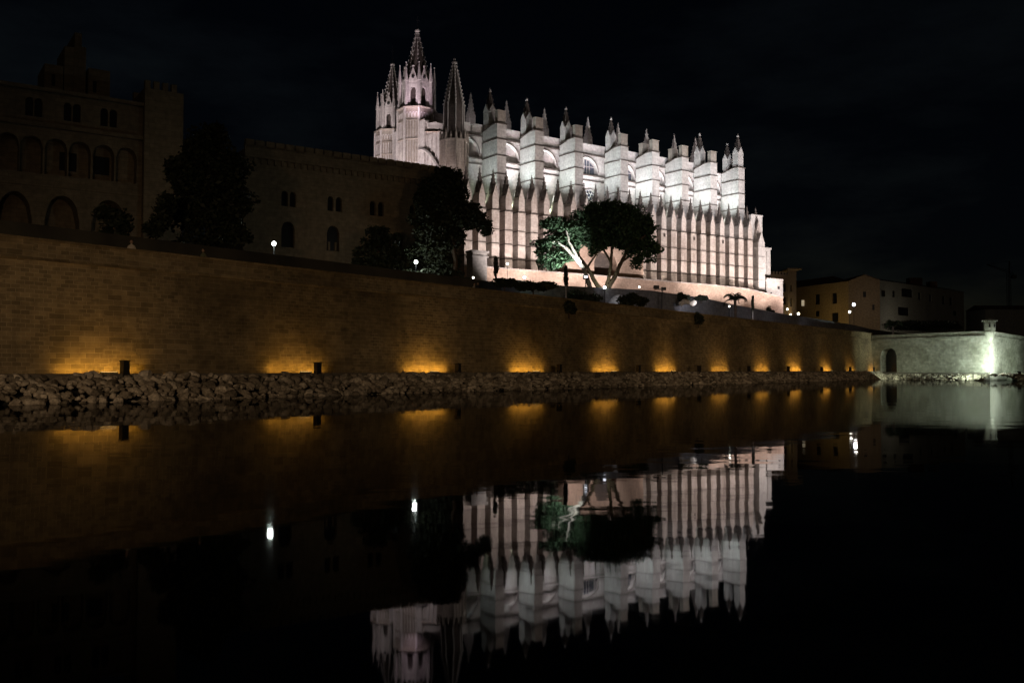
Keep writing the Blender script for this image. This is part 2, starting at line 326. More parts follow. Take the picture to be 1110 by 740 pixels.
# bollards along the quay edge, and the amber uplights behind them
bol0 = None
for i, px in enumerate([133, 342, 494, 604, 690, 756, 810, 853, 889, 920, 946]):
    a = walla(px); loc = W(a, -.25, .95); rz = math.atan2(EW.y, EW.x)
    if bol0 is None:
        bol0 = thing('bollard', loc, rz, 'square dark metal bollard on the quay edge among the boulders', 'bollard', 'bollards along the foot of the sea wall')
        b = MB(); b.box(-.19, .19, -.19, .19, 0, 1.24); b.build('post', M['bollard'], bol0)
        b = MB(); b.box(-.215, .215, -.215, .215, 1.242, 1.31); b.build('cap', M['bollard'], bol0)
    else: dup(bol0, None, loc, rz)
AMB = (1, .52, .075)
up0 = None
ups = [-20, 112, 325, 465, 575, 660, 725, 783, 829, 864, 898, 924, 948]
for i, px in enumerate(ups):
    D = wallD(px, 1.4) if i else wallD(112, 1.4) - 9
    a = walla(px, 1.4) if i else walla(112, 1.4) - 14
    if a > AC - .4: a = AC - .5
    loc = W(a, .75, Z_Q); rz = math.atan2(EW.y, EW.x)
    if up0 is None:
        up0 = thing('uplight', loc, rz, 'low amber strip uplight at the foot of the brown sea wall', 'floodlight', 'amber uplights along the sea wall')
        b = MB(); b.box(-.5, .5, -.07, .07, 0, .09); b.build('housing', M['bollard'], up0)
        b = MB(); b.box(-.47, .47, -.05, .05, .092, .10); b.build('light_strip', M['led'], up0)
    else: dup(up0, None, loc, rz)
    l = bpy.data.lights.new('uplight_lamp', 'AREA'); l.shape = 'RECTANGLE'; l.size = 5.0; l.size_y = .08; l.energy = 55 * rnd.uniform(.5, 1.25); l.color = AMB
    o = bpy.data.objects.new('uplight_lamp', l); col.objects.link(o); o.location = W(a, 1.3, Z_Q + .12)
    v = W(a, 1.3, Z_Q + .12) - W(a, 1.95, Z_Q + .6); o.rotation_euler = v.to_track_quat('Z', 'Y').to_euler()
    # the wide, weak wash of the same row of lamps
    spot('wash_lamp', W(a + rnd.uniform(-.6, .6), .35, Z_Q + .25), W(a, 2.2, Z_Q + 2.2), 44 * rnd.uniform(.7, 1.3), (1, .53, .14), 160, 1, .3)

# ------------------------------------------------------------------ boulders
def rock_verts(r, R):
    bm = bmesh.new(); bmesh.ops.create_icosphere(bm, subdivisions=2 if R < 2 else 1, radius=1)
    ax = Vector((r.uniform(.75, 1.35), r.uniform(.7, 1.1), r.uniform(.5, .85)))
    planes = [(Vector((r.gauss(0, 1), r.gauss(0, 1), r.gauss(0, 1))).normalized(), r.uniform(.55, .85)) for _ in range(9)]
    for v in bm.verts:
        for nrm, dd in planes:
            e = v.co.dot(nrm)
            if e > dd: v.co -= nrm * (e - dd)
        v.co = Vector((v.co.x*ax.x, v.co.y*ax.y, v.co.z*ax.z)) * r.uniform(.96, 1.04)
    vs = [tuple(v.co) for v in bm.verts]; fs = [tuple(v.index for v in f.verts) for f in bm.faces]; bm.free(); return vs, fs
RM = []
for k in range(14):
    vs_, fs_ = rock_verts(rnd, 1); b = MB(); b.add(vs_, fs_); o = b.build('boulder', M['rock']); RM.append(o.data); bpy.data.objects.remove(o)
LOWP = [rock_verts(rnd, 3) for _ in range(10)]
cand = []
def line_rocks(f, L, dens=1.0, zt=1.42, depth=2.5):
    a = 0.0
    while a < L:
        nrow = 11
        for k in range(nrow):
            t = (k + rnd.uniform(-.4, .4)) / (nrow - 1)           # 0 at the quay, 1 at the water
            t = min(1.05, max(-.02, t)); s = rnd.choice((.16, .2, .24, .28, .34, .44)) * rnd.uniform(.85, 1.2)
            z = zt*max(0, 1 - t)**.8 - .12 - s*.2 + rnd.uniform(-.08, .14)
            cand.append((f(a + rnd.uniform(-.25, .25), t*depth), z, s))
        a += .5 / dens
line_rocks(lambda a, d_: W(-24 + a, -.45 - d_, 0), 24 + AC - 4, 1.0)
BA = at(950, 400, 182); BB = at(1073, 400, 160.0); BC = BB + Vector((12.6, 12, 0))*2.6
BA.z = BB.z = BC.z = 0
dAB = (BB - BA).normalized(); nAB = Vector((dAB.y, -dAB.x, 0))
if nAB.y > 0: nAB = -nAB
dBC = (BC - BB).normalized(); nBC = Vector((dBC.y, -dBC.x, 0))
if nBC.y > 0: nBC = -nBC
line_rocks(lambda a, d_: BA + dAB*(a - 6) + nAB*(1.3 + d_*1.2), (BB - BA).length + 8, .8, 1.2, 4.2)
line_rocks(lambda a, d_: BB + dBC*a + nBC*(1.6 + d_), 60, .7, 1.2, 4.2)
def shows(c):
    p = c[0]; px = 555 + p.x/p.y*1000
    return c[2]**2 / p.y**2 * (1 if -15 < px < 1125 and c[1] > -.3 else .001)
cand = [c for c in cand if (c[0] - BB - Vector((.1, -4.4, 0))).length > 1.3]
cand.sort(key=shows, reverse=True)
for (p, z, s) in cand[:300]:
    o = bpy.data.objects.new('boulder', rnd.choice(RM)); col.objects.link(o); o.location = (p.x, p.y, z); o.scale = (s, s, s)
    o.rotation_euler = (rnd.uniform(-.5, .5), rnd.uniform(-.5, .5), rnd.uniform(0, 6.28))
    tag(o, 'loose pale grey boulder in the rock bank between quay and water', 'boulder', 'boulders banked against the quay')
rb = MB()
for (p, z, s) in cand[300:]:
    vs_, fs_ = rnd.choice(LOWP); R = Matrix.Rotation(rnd.uniform(0, 6.28), 3, 'Z') @ Matrix.Rotation(rnd.uniform(-.5, .5), 3, 'X')
    rb.add([(R @ Vector(v))*s + Vector((p.x, p.y, z)) for v in vs_], fs_)
tag(rb.build('boulder_bank', M['rock']), 'long bank of small boulders running on along the water to the bastion', 'boulders', 'boulders banked against the quay', 'stuff')
# earth core under the boulders
core = MB(); 
for a0, a1 in ((-160, AC - 3),):
    core.add([W(a0,-.36,-1),W(a1,-.36,-1),W(a1,-2.9,-1),W(a0,-2.9,-1),W(a0,-.36,1.0),W(a1,-.36,1.0),W(a1,-2.8,-.25),W(a0,-2.8,-.25)],
         [(0,3,2,1),(4,5,6,7),(0,1,5,4),(1,2,6,5),(2,3,7,6),(3,0,4,7)])
core.build('bank', M['bed'])['kind'] = 'structure'

# ------------------------------------------------------------------ bastion on the right
ba = thing('bastion', (BB.x, BB.y, 1.3), math.atan2(dAB.y, dAB.x), 'pale bastion wall with arched door and angled corner, floodlit white-green', 'wall')
Lab = (BB - BA).length; zb_ = 1.3
def toB(p): q_ = Vector((p.x, p.y, 0)) - BB; return Vector((q_.dot(dAB), q_.dot(Vector((-dAB.y, dAB.x, 0))), 0))
dpx = lambda px: None
def bx(px):   # local x of a pixel column on wall A-B
    p = (px - 555)/FPX; # BA + k dAB = (pD, D)
    k = (p*BA.y - BA.x) / (dAB.x - p*dAB.y); return k - Lab
HB = 8.4 - zb_
f1 = MB(); d0, d1 = bx(954.5), bx(972); f1.arched(-Lab - 8, 0, -2.5, HB, 0, [((d0+d1)/2, d1-d0, .0, 3.2, 1.5)], 1.6)
c_ = toB(BC)
m_ = MB(); m_.quad((0,0,-2.5), (c_.x, c_.y, -2.5), (c_.x, c_.y, HB - 1.3), (0, 0, HB)); f1.add(m_.v, m_.f)
f1.add([(-Lab-8,0,HB),(0,0,HB),(c_.x,c_.y,HB-1.3),(c_.x-1.2,c_.y+1.5,HB-1.3),(-1.0,1.6,HB),(-Lab-8,1.6,HB)], [(0,1,4,5),(1,2,3,4)])
f1.build('wall_face', M['bastion'], ba)
dd = MB(); dd.quad((d0-.1,1.55,-.3),(d1+.1,1.55,-.3),(d1+.1,1.55,5),(d0-.1,1.55,5)); dd.build('door', M['dark'], ba)
cd = MB()
def cord(z0, z1, o_):
    a = (-Lab-8, -o_); b = (o_*.3, -o_); uc = Vector((c_.x, c_.y, 0)).normalized(); nc = Vector((uc.y, -uc.x, 0))
    c2 = Vector((c_.x, c_.y, 0)) + nc*o_; b = (nc.x*o_*.4, -o_)
    cd.add([(a[0],a[1],z0),(b[0],b[1],z0),(c2.x,c2.y,z0-1.3),(c2.x,c2.y,z1-1.3),(b[0],b[1],z1),(a[0],a[1],z1),(a[0],.2,z1),(0,.2,z1),(c2.x-nc.x*.4,c2.y-nc.y*.4,z1-1.3),(a[0],.01,z0),(0,.01,z0),(c_.x,c_.y,z0-1.3)],
           [(0,1,4,5),(1,2,3,4),(5,4,7,6),(4,3,8,7),(9,10,1,0),(10,11,2,1)])
cord(HB - .95, HB - .6, .28); cord(HB + .003, HB + .16, .12)
cd.build('cordon', M['bastion'], ba)
rr = MB(); rr.add([(-Lab-8, -2.2, -2), (0.8, -2.2, -2), (0.8, -2.2, 0), (-Lab-8, -2.2, 0), (0.8, -.01, 0), (-Lab-8, -.01, 0)], [(0,1,2,3), (3,2,4,5)])
rr.build('footing', M['paving'], ba)
bg_ = MB(); e_ = W(400, 2.2, 0); a_ = W(AC, 2.2, 0)
bg_.add([(a_.x, a_.y, 7.85), (BA.x, BA.y, 7.85), (BB.x, BB.y + .2, 7.85), (BC.x, BC.y, 6.9), (BC.x+60, BC.y+60, 6.9), (e_.x, e_.y, 7.85)], [(0, 1, 2), (0, 2, 5), (2, 3, 4, 5)])
bg_.build('bastion_terrace', M['ground'])['kind'] = 'structure'
# sentry box on the corner
sb = thing('sentry_box', (BB.x - .1, BB.y - .25, 8.4), 0, 'small round stone sentry box with flat cap on the bastion corner', 'sentry box')
b = MB(); b.ngon(0, 0, [(.15, -1.75), (.45, -1.3), (.62, -.9), (.66, -.85), (.85, -.35), (.9, -.3), (.98, 0)], 12); b.build('corbel', M['bastion'], sb)
b = MB(); b.ngon(0, 0, [(.94, 0.002), (.94, 1.75)], 12); b.build('body', M['bastion'], sb)
b = MB(); b.ngon(0, 0, [(1.02, 1.752), (1.28, 1.86), (1.28, 2.02), (1.15, 2.1), (.3, 2.3)], 12); b.build('cap', M['bastion'], sb)
b = MB(); b.box(-.55, -.33, -.93, -.8, .75, 1.25); b.box(.25, .47, -.93, -.8, .75, 1.25); b.build('loophole', M['dark'], sb)
# floodlights on the rocks below the bastion
GW = (.80, 1.0, .80)
FL = BB + Vector((.1, -4.4, 0)); FL.z = 2.3
fl = thing('ground_floodlight', (FL.x + 2.4, FL.y - .4, .75), 0, 'small ground floodlight on the rocks below the sentry box', 'floodlight')
b = MB(); b.box(-.9, .9, -.25, .25, 0, .42); b.build('plinth', M['paving'], fl)
b = MB(); b.box(-.2, .2, -.15, .15, .422, .8); b.box(-.26, .26, .15, .2, .5, .86); b.build('housing', M['iron'], fl)
for (x, y, tx, ty, e) in ((-14, -3, -24, 53, 14500), (20, -4, 10, 93, 21000), (60, -4, 45, 138, 48000)):   # street lamps of the promenade behind the camera
    spot('promenade_lamp', (x, y, 6.5), (tx, ty, .5), e, (1, .68, .40), 44, 1, .4)
spot('bastion_lamp_side', BB + dBC*9 + nBC*8 + Vector((0, 0, 1.6)), BB + dBC*9 + Vector((0, 0, 4)), 1700, GW, 120, 1, .4)
spot('bastion_lamp', FL, BB + dBC*.5 + Vector((0, 0, 4.2)), 11500, (.85, 1, .9), 104, 1, .2)
spot('bastion_lamp_wide', BB + nAB*7 + dAB*2 + Vector((0, 0, 1.2)), BB - dAB*5 + Vector((0, 0, 4.0)), 3600, GW, 110, 1, .4)
spot('bastion_lamp_far', BB + nAB*9 - dAB*14 + Vector((0, 0, 1.4)), BA + dAB*4 + Vector((0, 0, 4.6)), 700, (.85, .95, .7), 160, 1, .4)

# ------------------------------------------------------------------ grey retaining wall above the sea wall
pts = [(545, 303), (560, 305), (606, 311), (650, 313), (704, 316), (730, 319.5), (762, 324), (794, 331), (848, 341), (890, 347), (928, 353.5), (942, 357)]
rw = thing('retaining_wall', at(762, 324, wallD(762, 11)), 0, 'low grey stone retaining wall stepping down behind the brown sea wall', 'wall')
o_ = rw.location; b = MB(); c = MB(); tops = [at(x, y, wallD(x, 11)) for x, y in pts]
for p, q_ in zip(tops[:-1], tops[1:]):
    t = (q_ - p); t.z = 0; nn = Vector((-t.y, t.x, 0)).normalized()*.7
    for mb, dz0, dz1, ex in ((b, None, 0, 0), (c, .003, .16, .07)):
        P_, Q_ = p - o_, q_ - o_; e = nn.normalized()*ex
        z0p, z0q = (7.5 - o_.z, 7.5 - o_.z) if dz0 is None else (P_.z + dz0, Q_.z + dz0)
        mb.add([(P_.x-e.x, P_.y-e.y, z0p), (Q_.x-e.x, Q_.y-e.y, z0q), (Q_.x+nn.x, Q_.y+nn.y, z0q), (P_.x+nn.x, P_.y+nn.y, z0p),
                (P_.x-e.x, P_.y-e.y, P_.z+dz1), (Q_.x-e.x, Q_.y-e.y, Q_.z+dz1), (Q_.x+nn.x, Q_.y+nn.y, Q_.z+dz1), (P_.x+nn.x, P_.y+nn.y, P_.z+dz1)],
               [(0,3,2,1),(4,5,6,7),(0,1,5,4),(1,2,6,5),(2,3,7,6),(3,0,4,7)])
b.build('wall_face', M['greyw'], rw); c.build('coping', M['greyw'], rw)

# ================================================================== CATHEDRAL
CX, CY = -1.47, 210.5; UX, UY = .8246, .5657; ZB = 12.0
CRZ = math.atan2(UY, UX)
def CW(s, t, z): return Vector((CX + UX*s - UY*t, CY + UY*s + UX*t, z))
ca = thing('cathedral', (CX, CY, ZB), CRZ, 'huge pale gothic cathedral with rows of buttresses, floodlit white above the sea wall', 'cathedral')
z_ = lambda z: z - ZB
MS = [0, 10.71, 22.6, 37.2, 47.9, 58.5, 69.3, 80.3]
def gable_pinnacle(w, h_sh, h_gab, h_top, spire_only=False, fin=True):
    """square shaft with four gables, and a slender spire: (stone mesh, dark spire mesh)"""
    a = MB(); k = w/2
    a.box(-k, k, -k, k, 0, h_sh)
    a.prism_y([(-k, h_sh), (k, h_sh), (0, h_gab)], -k - .12, k + .12)
    a.prism_x([(-k, h_sh), (k, h_sh), (0, h_gab)], -k - .12, k + .12)
    s = MB(); r = k*.9*1.41
    s.loft([[(r*q_*math.cos(PI/4 + PI/2*j), r*q_*math.sin(PI/4 + PI/2*j), z) for j in range(4)] for q_, z in ((1, h_sh + .02), (.14, h_top - .55), (.12, h_top - .5))])
    a.ball((0, 0, h_top - .3), .34*max(.6, w/2.4), 6, 4); a.ngon(0, 0, [(.38*max(.6, w/2.4), h_top - .72), (.38*max(.6, w/2.4), h_top - .55)], 6); a.ngon(0, 0, [(.05, h_sh), (.05, h_top - .6)], 5)
    a.ngon(0, 0, [(.06, h_top - .1), (.05, h_top + .25)], 5)
    nk = 4
    for i in range(nk):
        f = (i + 1)/(nk + 1); rr_ = r*(1 - f*.86); zz = h_sh + (h_top - .6 - h_sh)*f
        for j in range(4):
            x, y = rr_*math.cos(PI/4 + PI/2*j), rr_*math.sin(PI/4 + PI/2*j); s.box(x*1.05-.1, x*1.05+.1, y*1.05-.1, y*1.05+.1, zz-.12, zz+.12)
    return a, s
def crocket_spire(cx, cy, r0, z0, z1, n=8, r1=.22, rows=11, rib=.13, ck=.26):
    s = MB(); s.ngon(cx, cy, [(r0, z0), (r1, z1)], n, PI/n)
    rb_ = MB()
    for j in range(n):
        a = PI/n + 2*PI*j/n; ca_, sa = math.cos(a), math.sin(a)
        rb_.tube([(cx + r0*1.01*ca_, cy + r0*1.01*sa, z0), (cx + r1*ca_, cy + r1*sa, z1)], rib, 5)
        for i in range(rows):
            f = (i + .5)/rows; r = r0 + (r1 - r0)*f; z = z0 + (z1 - z0)*f; k = ck*(1 - .35*f)
            x, y = cx + (r + k*.7)*ca_, cy + (r + k*.7)*sa
            rb_.box(x-k*.45, x+k*.45, y-k*.45, y+k*.45, z-k*.3, z+k*.55)
    return s, rb_
# lower chapel wall: recess plane, strings, roof
cw = MB(); cw.box(-14, 84, -.5, 1.0, z_(22), z_(37.0)); cw.build('chapel_wall', M['cathb'], ca)
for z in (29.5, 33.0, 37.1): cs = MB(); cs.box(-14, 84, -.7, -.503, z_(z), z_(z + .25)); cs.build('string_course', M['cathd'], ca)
rf = MB(); rf.add([(-14, 1.003, z_(36.2)), (84, 1.003, z_(36.2)), (84, 6.2, z_(38.2)), (-14, 6.2, z_(38.2))], [(0, 1, 2, 3)]); rf.build('chapel_roof', M['terrace'], ca)
# chapel buttress with gable front and dark crocketed pinnacle
cbp = bpy.data.objects.new('chapel_buttress', None)
b = MB(); k = 1.02; H = 41.0
H = 40.2; k2 = .84
b.prism_y([(-k, z_(22)), (k, z_(22)), (k, z_(37.1)), (k2, z_(37.4)), (k2, z_(H)), (0, z_(42.9)), (-k2, z_(H)), (-k2, z_(37.4)), (-k, z_(37.1))], -3.0, -.45)
b.box(-k*.7, k*.7, -.447, 1.2, z_(36), z_(39.6))
b.prism_y([(-k-.12, z_(22.0)), (k+.12, z_(22.0)), (k+.12, z_(24.3)), (-k-.12, z_(24.3))], -3.16, -.47)
cb0 = b.build('chapel_buttress', M['cathb'], ca)
for z, o2, th_ in ((26.3, .12, .3), (29.6, .1, .2), (32.8, .1, .2), (37.1, .16, .26)):
    b = MB(); b.box(-k-o2*.6, k+o2*.6, -3.0-o2, -.72, z_(z), z_(z+th_)); b.build('string_course', M['cathd'], cb0)  # dark stone puts the shadow band of each string into its colour
ap, sp_ = gable_pinnacle(1.3, 1.9, 3.5, 6.7)
for a2 in (ap,): pass
mm = MB(); mm.add([(x, y, z) for x, y, z in ap.v], ap.f); mm.add(sp_.v, sp_.f)
cpin = mm.build('pinnacle', M['cathd'], cb0, (0, -1.9, z_(39.8)))
cand_s = []
cs_list = [MS[0] - 1.25 - 10.7] + [s - 1.25 for s in MS]
for i in range(len(cs_list) - 1):
    s0, s1 = cs_list[i], cs_list[i+1]; nsub = 4 if s1 - s0 > 13 else 3
    for j in range(nsub): cand_s.append(s0 + (s1 - s0)*j/nsub)
cand_s.append(cs_list[-1]); cand_s.append(cs_list[-1] + 3.5)
cb0.location = (cand_s[0], 0, 0)
for s in cand_s[1:]: dup(cb0, None, (s, 0, 0))
# small windows in the recesses
for i, s in enumerate(cand_s[:-1]):
    if i % 3 == 1:
        b = MB(); sm = (s + cand_s[i+1])/2; b.box(sm-.22, sm+.22, -.56, -.503, z_(26.5), z_(34.5)); b.build('chapel_window', M['glass'], ca)
for px_ in (34.9, 46.5, 57.2, 68.0):
    b = MB(); b.box(px_, px_+.5, -3.2, -3.02, z_(35.4), z_(36.2)); b.build('gargoyle', M['cathd'], ca)
# portal porch (behind the pine)
po = MB(); po.arched(12.5, 36.6, z_(22), z_(31), -6.2, [(24.5, 7, z_(23.4), z_(27), 2.6)], 2.0)
po.box(12.5, 36.6, -6.19, -3.3, z_(31), z_(31.4)); po.quad((12.5, -3.2, z_(22)), (12.5, -6.2, z_(22)), (12.5, -6.2, z_(31)), (12.5, -3.2, z_(31)))
po.quad((36.6, -6.2, z_(22)), (36.6, -3.2, z_(22)), (36.6, -3.2, z_(31)), (36.6, -6.2, z_(31)))
po.build('portal_porch', M['terrace'], ca)
b = MB(); b.quad((20, -4.25, z_(23)), (29, -4.25, z_(23)), (29, -4.25, z_(30.5)), (20, -4.25, z_(30.5))); b.build('portal_door', M['cathd'], ca)
# main buttresses
Lb = 6.2
def main_buttress(s):
    b = MB(); b.prism_x([(0, z_(22)), (Lb, z_(22)), (Lb, z_(56.9)), (2.1, z_(57.8)), (0, z_(57.8))], -2.5, 0)
    b.box(-2.7, .2, -.25, -.003, z_(22), z_(44)); 
    b.prism_x([(-.25, z_(44)), (-.003, z_(44)), (-.003, z_(45))], -2.7, .2)
    mo = b.build('main_buttress', M['cath'], ca, (s, 0, 0))
    for z in (42.0, 46.1, 50.3, 54.1): c = MB(); c.box(-2.64, .14, -.14, Lb-.02, z_(z), z_(z + .2)); c.build('string_course', M['cathd'], mo)
    c = MB(); c.prism_x([(-.16, z_(57.65)), (2.1, z_(57.65)), (Lb-.02, z_(56.75)), (Lb-.02, z_(56.97)), (2.1, z_(57.87)), (-.16, z_(57.87))], -2.66, .16)
    c.build('coping', M['cathd'], mo)
    return mo
mb0 = main_buttress(MS[0]); MBs = [mb0] + [dup(mb0, None, (s, 0, 0)) for s in MS[1:]]
# tops: back pinnacles, front blocks
A_, S_ = gable_pinnacle(2.15, 4.2, 6.0, 9.8)
def pinn(parent, x, y, z, mA=M['cath'], scale=1.0):
    o = A_.build('pinnacle', mA, parent, (x, y, z)); o.scale = (scale, scale, scale)
    sp = S_.build('spirelet', M['cathd'], o); return o
pin0 = pinn(MBs[0], -1.25, 5.0, z_(57.2))
def put(parent, x, y, z, scale=1.0):
    c = dup(pin0, parent, (x, y, z)); c.scale = (scale, scale, scale); return c
for i in (1, 2, 3): put(MBs[i], -1.25, 5.2, z_(57.2), 1.0 - .03*i)
for i in (6,): put(MBs[i], -1.25, 5.2, z_(57.2), .98)
put(MBs[7], -1.25, 1.3, z_(57.8), .96); put(MBs[7], -1.25, 5.2, z_(57.2), .86)
bl0 = None
for i in range(7):
    if bl0 is None:
        b = MB(); b.box(-2.3, -.1, .1, 1.25, 0, 2.85); b.box(-2.4, 0, 0, 1.35, 2.853, 3.0); bl0 = b.build('pier_block', M['tower'], MBs[0], (0, 0, z_(57.88)))
    else: dup(bl0, MBs[i])
for i in (4, 5):
    c = dup(bl0, MBs[i], (0, 3.9, z_(57.3))); c.scale = (1, 1.1, 1.15)
# aisle wall with lunette windows between the buttresses
edges = [-11.9] + MS
b = MB(); ops = []
for i in range(len(edges) - 1):
    l = edges[i] + .0; r = edges[i+1] - 2.5; c = (l + r)/2 + .3; ops.append((c, min(7.3, r - l - .75), z_(51.0), z_(51.7), 3.55))
b.arched(-12, MS[6] - 2.0, z_(50.9), z_(55.6), Lb + .25, ops[:-1], .9, 14)
b.quad((-12, Lb+.25, z_(36)), (80, Lb+.25, z_(36)), (80, Lb+.25, z_(50.9)), (-12, Lb+.25, z_(50.9)))
b.quad((-12, Lb+.25, z_(55.6)), (MS[6]-2, Lb+.25, z_(55.6)), (MS[6]-2, Lb+.25, z_(58.7)), (-12, Lb+.25, z_(58.7)))
b.quad((-12, Lb+.25, z_(58.7)), (MS[6]-2, Lb+.25, z_(58.7)), (MS[6]-2, Lb+1.6, z_(58.7)), (-12, Lb+1.6, z_(58.7)))
b.quad((-12, Lb+1.15, z_(49.5)), (-12, Lb+1.6, z_(49.5)), (-12, Lb+1.6, z_(58.7)), (-12, Lb+1.15, z_(58.7)))
b.arched(MS[6] - 2, 80, z_(50.9), z_(57.0), Lb+.25, ops[-1:], 1.2, 14)
b.build('aisle_wall', M['cath'], ca)
b = MB(); b.quad((-12, Lb+1.15, z_(50)), (MS[6]-1, Lb+1.15, z_(50)), (MS[6]-1, Lb+1.15, z_(56)), (-12, Lb+1.15, z_(56))); b.build('blind_lunette', M['cath'], ca)
b = MB()
for i in range(len(edges) - 1):
    l = edges[i] + .13; r = edges[i+1] - 2.63
    for z, o2 in ((55.75, .55), (50.55, .45), (49.2, .2)):
        if i == 7 and z > 55: continue
        b.box(l, r, Lb + .25 - o2, Lb + .247, z_(z), z_(z + .24))
    c, w = ops[i][0], ops[i][1]
    pr = None
    for k in range(15):          # hood mould over the arch
        an = PI*k/14; x = c - math.cos(an)*(w/2 + .12); zz = z_(51.7) + math.sin(an)*3.68
        if pr: b.tube([(pr[0], Lb+.1, pr[1]), (x, Lb+.1, zz)], .13, 4)
        pr = (x, zz)
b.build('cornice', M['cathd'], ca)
# glazed halves of two lunettes, and the rose over the portal bay
for i in (3, 4):
    c, w = ops[i][0], ops[i][1]; wn_ = MB(); wn_.add([(c-.2, Lb+1.1, z_(51.2)), (c+w/2-.5, Lb+1.1, z_(51.2)), (c+w/2-.5, Lb+1.1, z_(53.2)), (c+1.2, Lb+1.1, z_(54.6)), (c-.2, Lb+1.1, z_(54.9))], [(0,1,2,3,4)])
    wo = wn_.build('lunette_window', M['glass'], ca)
    t = MB()
    for x in (c-.2, c+.65, c+1.5, c+w/2-.5): t.box(x-.07, x+.07, Lb+1.0, Lb+1.08, z_(51.2), z_(55.0 - .5*abs(x-c)))
    t.box(c-.2, c+w/2-.5, Lb+1.0, Lb+1.07, z_(53), z_(53.14)); t.build('tracery', M['cath'], wo)
rs = MB(); rc = (29.6, Lb + .2, z_(45.6))
for k in range(16):
    a0, a1 = 2*PI*k/16, 2*PI*(k+1)/16; rs.tube([(rc[0]+1.6*math.cos(a0), rc[1]-.1, rc[2]+1.6*math.sin(a0)), (rc[0]+1.6*math.cos(a1), rc[1]-.1, rc[2]+1.6*math.sin(a1))], .14, 4)
for k in range(6):
    a0 = 2*PI*k/6; 
    for j in range(8):
        b0, b1 = 2*PI*j/8, 2*PI*(j+1)/8; ccx, ccz = rc[0]+.95*math.cos(a0), rc[2]+.95*math.sin(a0)
        rs.tube([(ccx+.45*math.cos(b0), rc[1]-.1, ccz+.45*math.sin(b0)), (ccx+.45*math.cos(b1), rc[1]-.1, ccz+.45*math.sin(b1))], .08, 4)
rwin = MB(); rwin.v = []; rwin.add([(rc[0]+1.6*math.cos(2*PI*k/16), rc[1]+.02, rc[2]+1.6*math.sin(2*PI*k/16)) for k in range(16)], [tuple(range(16))])
rwo = rwin.build('rose_window', M['glass'], ca); rs.build('tracery', M['cath'], rwo)
# tall narrow windows between main buttresses, above the chapel roofs (bluish slits)
for i, sx in enumerate([1.8, 12.4]):
    b = MB(); b.box(sx, sx+.75, Lb+.1, Lb+.247, z_(38.5), z_(45)); w_ = b.build('lancet_window', M['glass'], ca)
    t = MB(); t.box(sx+.3, sx+.45, Lb+.0, Lb+.097, z_(38.5), z_(45)); t.box(sx-.12, sx, Lb-.05, Lb+.24, z_(38.5), z_(45.3)); t.box(sx+.75, sx+.87, Lb-.05, Lb+.24, z_(38.5), z_(45.3)); t.build('mullion', M['cath'], w_)
# nave behind, with slim pinnacles and flying buttresses
b = MB(); b.box(-12, 80.5, 17, 33, z_(40), z_(61.0)); b.box(-12, 80.5, 16.7, 16.997, z_(60.2), z_(60.6)); b.build('nave_wall', M['cath'], ca)
b = MB(); b.add([(-12, 17.2, z_(61.003)), (80.5, 17.2, z_(61.003)), (80.5, 25, z_(61.6)), (-12, 25, z_(61.6)), (80.5, 32.8, z_(61.003)), (-12, 32.8, z_(61.003))], [(0,1,2,3), (3,2,4,5)]); b.build('nave_roof', M['terrace'], ca)
b = MB(); b.add([(-12, Lb+1.6, z_(56)), (MS[6]-2, Lb+1.6, z_(56)), (MS[6]-2, 16.99, z_(58)), (-12, 16.99, z_(58))], [(0,1,2,3)]); b.build('aisle_roof', M['terrace'], ca)
fy = MB()
for s in MS:
    pr = [(Lb, z_(57.3)), (Lb, z_(56)), (9, z_(58)), (13, z_(59.4)), (16.99, z_(60)), (16.99, z_(61))]
    fy.prism_x([(y, z) for y, z in pr], s - 1.9, s - .6)
fy.build('flying_buttress', M['cath'], ca)
nv = bpy.data.objects['nave_wall']
A2, S2 = gable_pinnacle(1.7, 2.9, 4.3, 8.6)
A2.box(-1.1, 1.1, -1.1, 1.1, -3.5, -.003)
np0 = A2.build('pinnacle', M['cath'], nv, (MS[0] + 1.5, 17.9, z_(60.9))); S2.build('spirelet', M['cath'], np0)
for s in MS[1:]:
    c = dup(np0, nv, (s + 1.5, 17.9, z_(60.9)))
    if s > 80: c.scale = (1.25, 1.25, 1.05); c.location.x = 79.4
# east end: stepped blocks
b = MB(); b.box(80.32, 85.0, -2.2, 9, z_(21), z_(44.3)); b.box(80.4, 85.15, -2.35, 9, z_(44.303), z_(44.6)); b.box(82.8, 83.3, -2.26, -2.203, z_(40), z_(40.7)); b.build('apse_block', M['cath'], ca)
b = MB(); b.box(85.003, 89.1, -1.6, 8, z_(21), z_(35.4)); b.box(85.2, 89.3, -1.8, 8, z_(35.403), z_(35.9))
for x in (86.1, 87.4): b.box(x, x+.25, -1.75, -1.603, z_(27.5), z_(34.6))
b.build('chapel_block', M['cath'], ca)
b = MB(); b.box(85.1, 92.1, -3.4, -1.9, z_(14), z_(26.8)); b.box(89.4, 92.1, -1.897, 12, z_(14), z_(26.8)); b.box(85.1, 92.25, -3.55, -1.9, z_(26.803), z_(27.1)); b.build('sacristy_block', M['cath'], ca)
b = MB(); b.ngon(90.2, -3.44, [(.35, z_(24.2)), (.35, z_(24.9))], 8); b.box(86.9, 87.3, -3.46, -3.403, z_(22.4), z_(23.2)); b.build('small_window', M['dark'], bpy.data.objects['sacristy_block'])
b = MB(); b.box(81.0, 83.6, -4.2, -2.4, z_(21), z_(36.6))
for z in (26.0, 29.2, 32.4, 35.2): b.box(80.85, 83.75, -4.35, -2.4, z_(z), z_(z+.25))
b.prism_y([(81.0, z_(36.6)), (83.6, z_(36.6)), (82.3, z_(39.5))], -4.2, -2.4); b.build('clasping_buttress', M['cath'], ca)

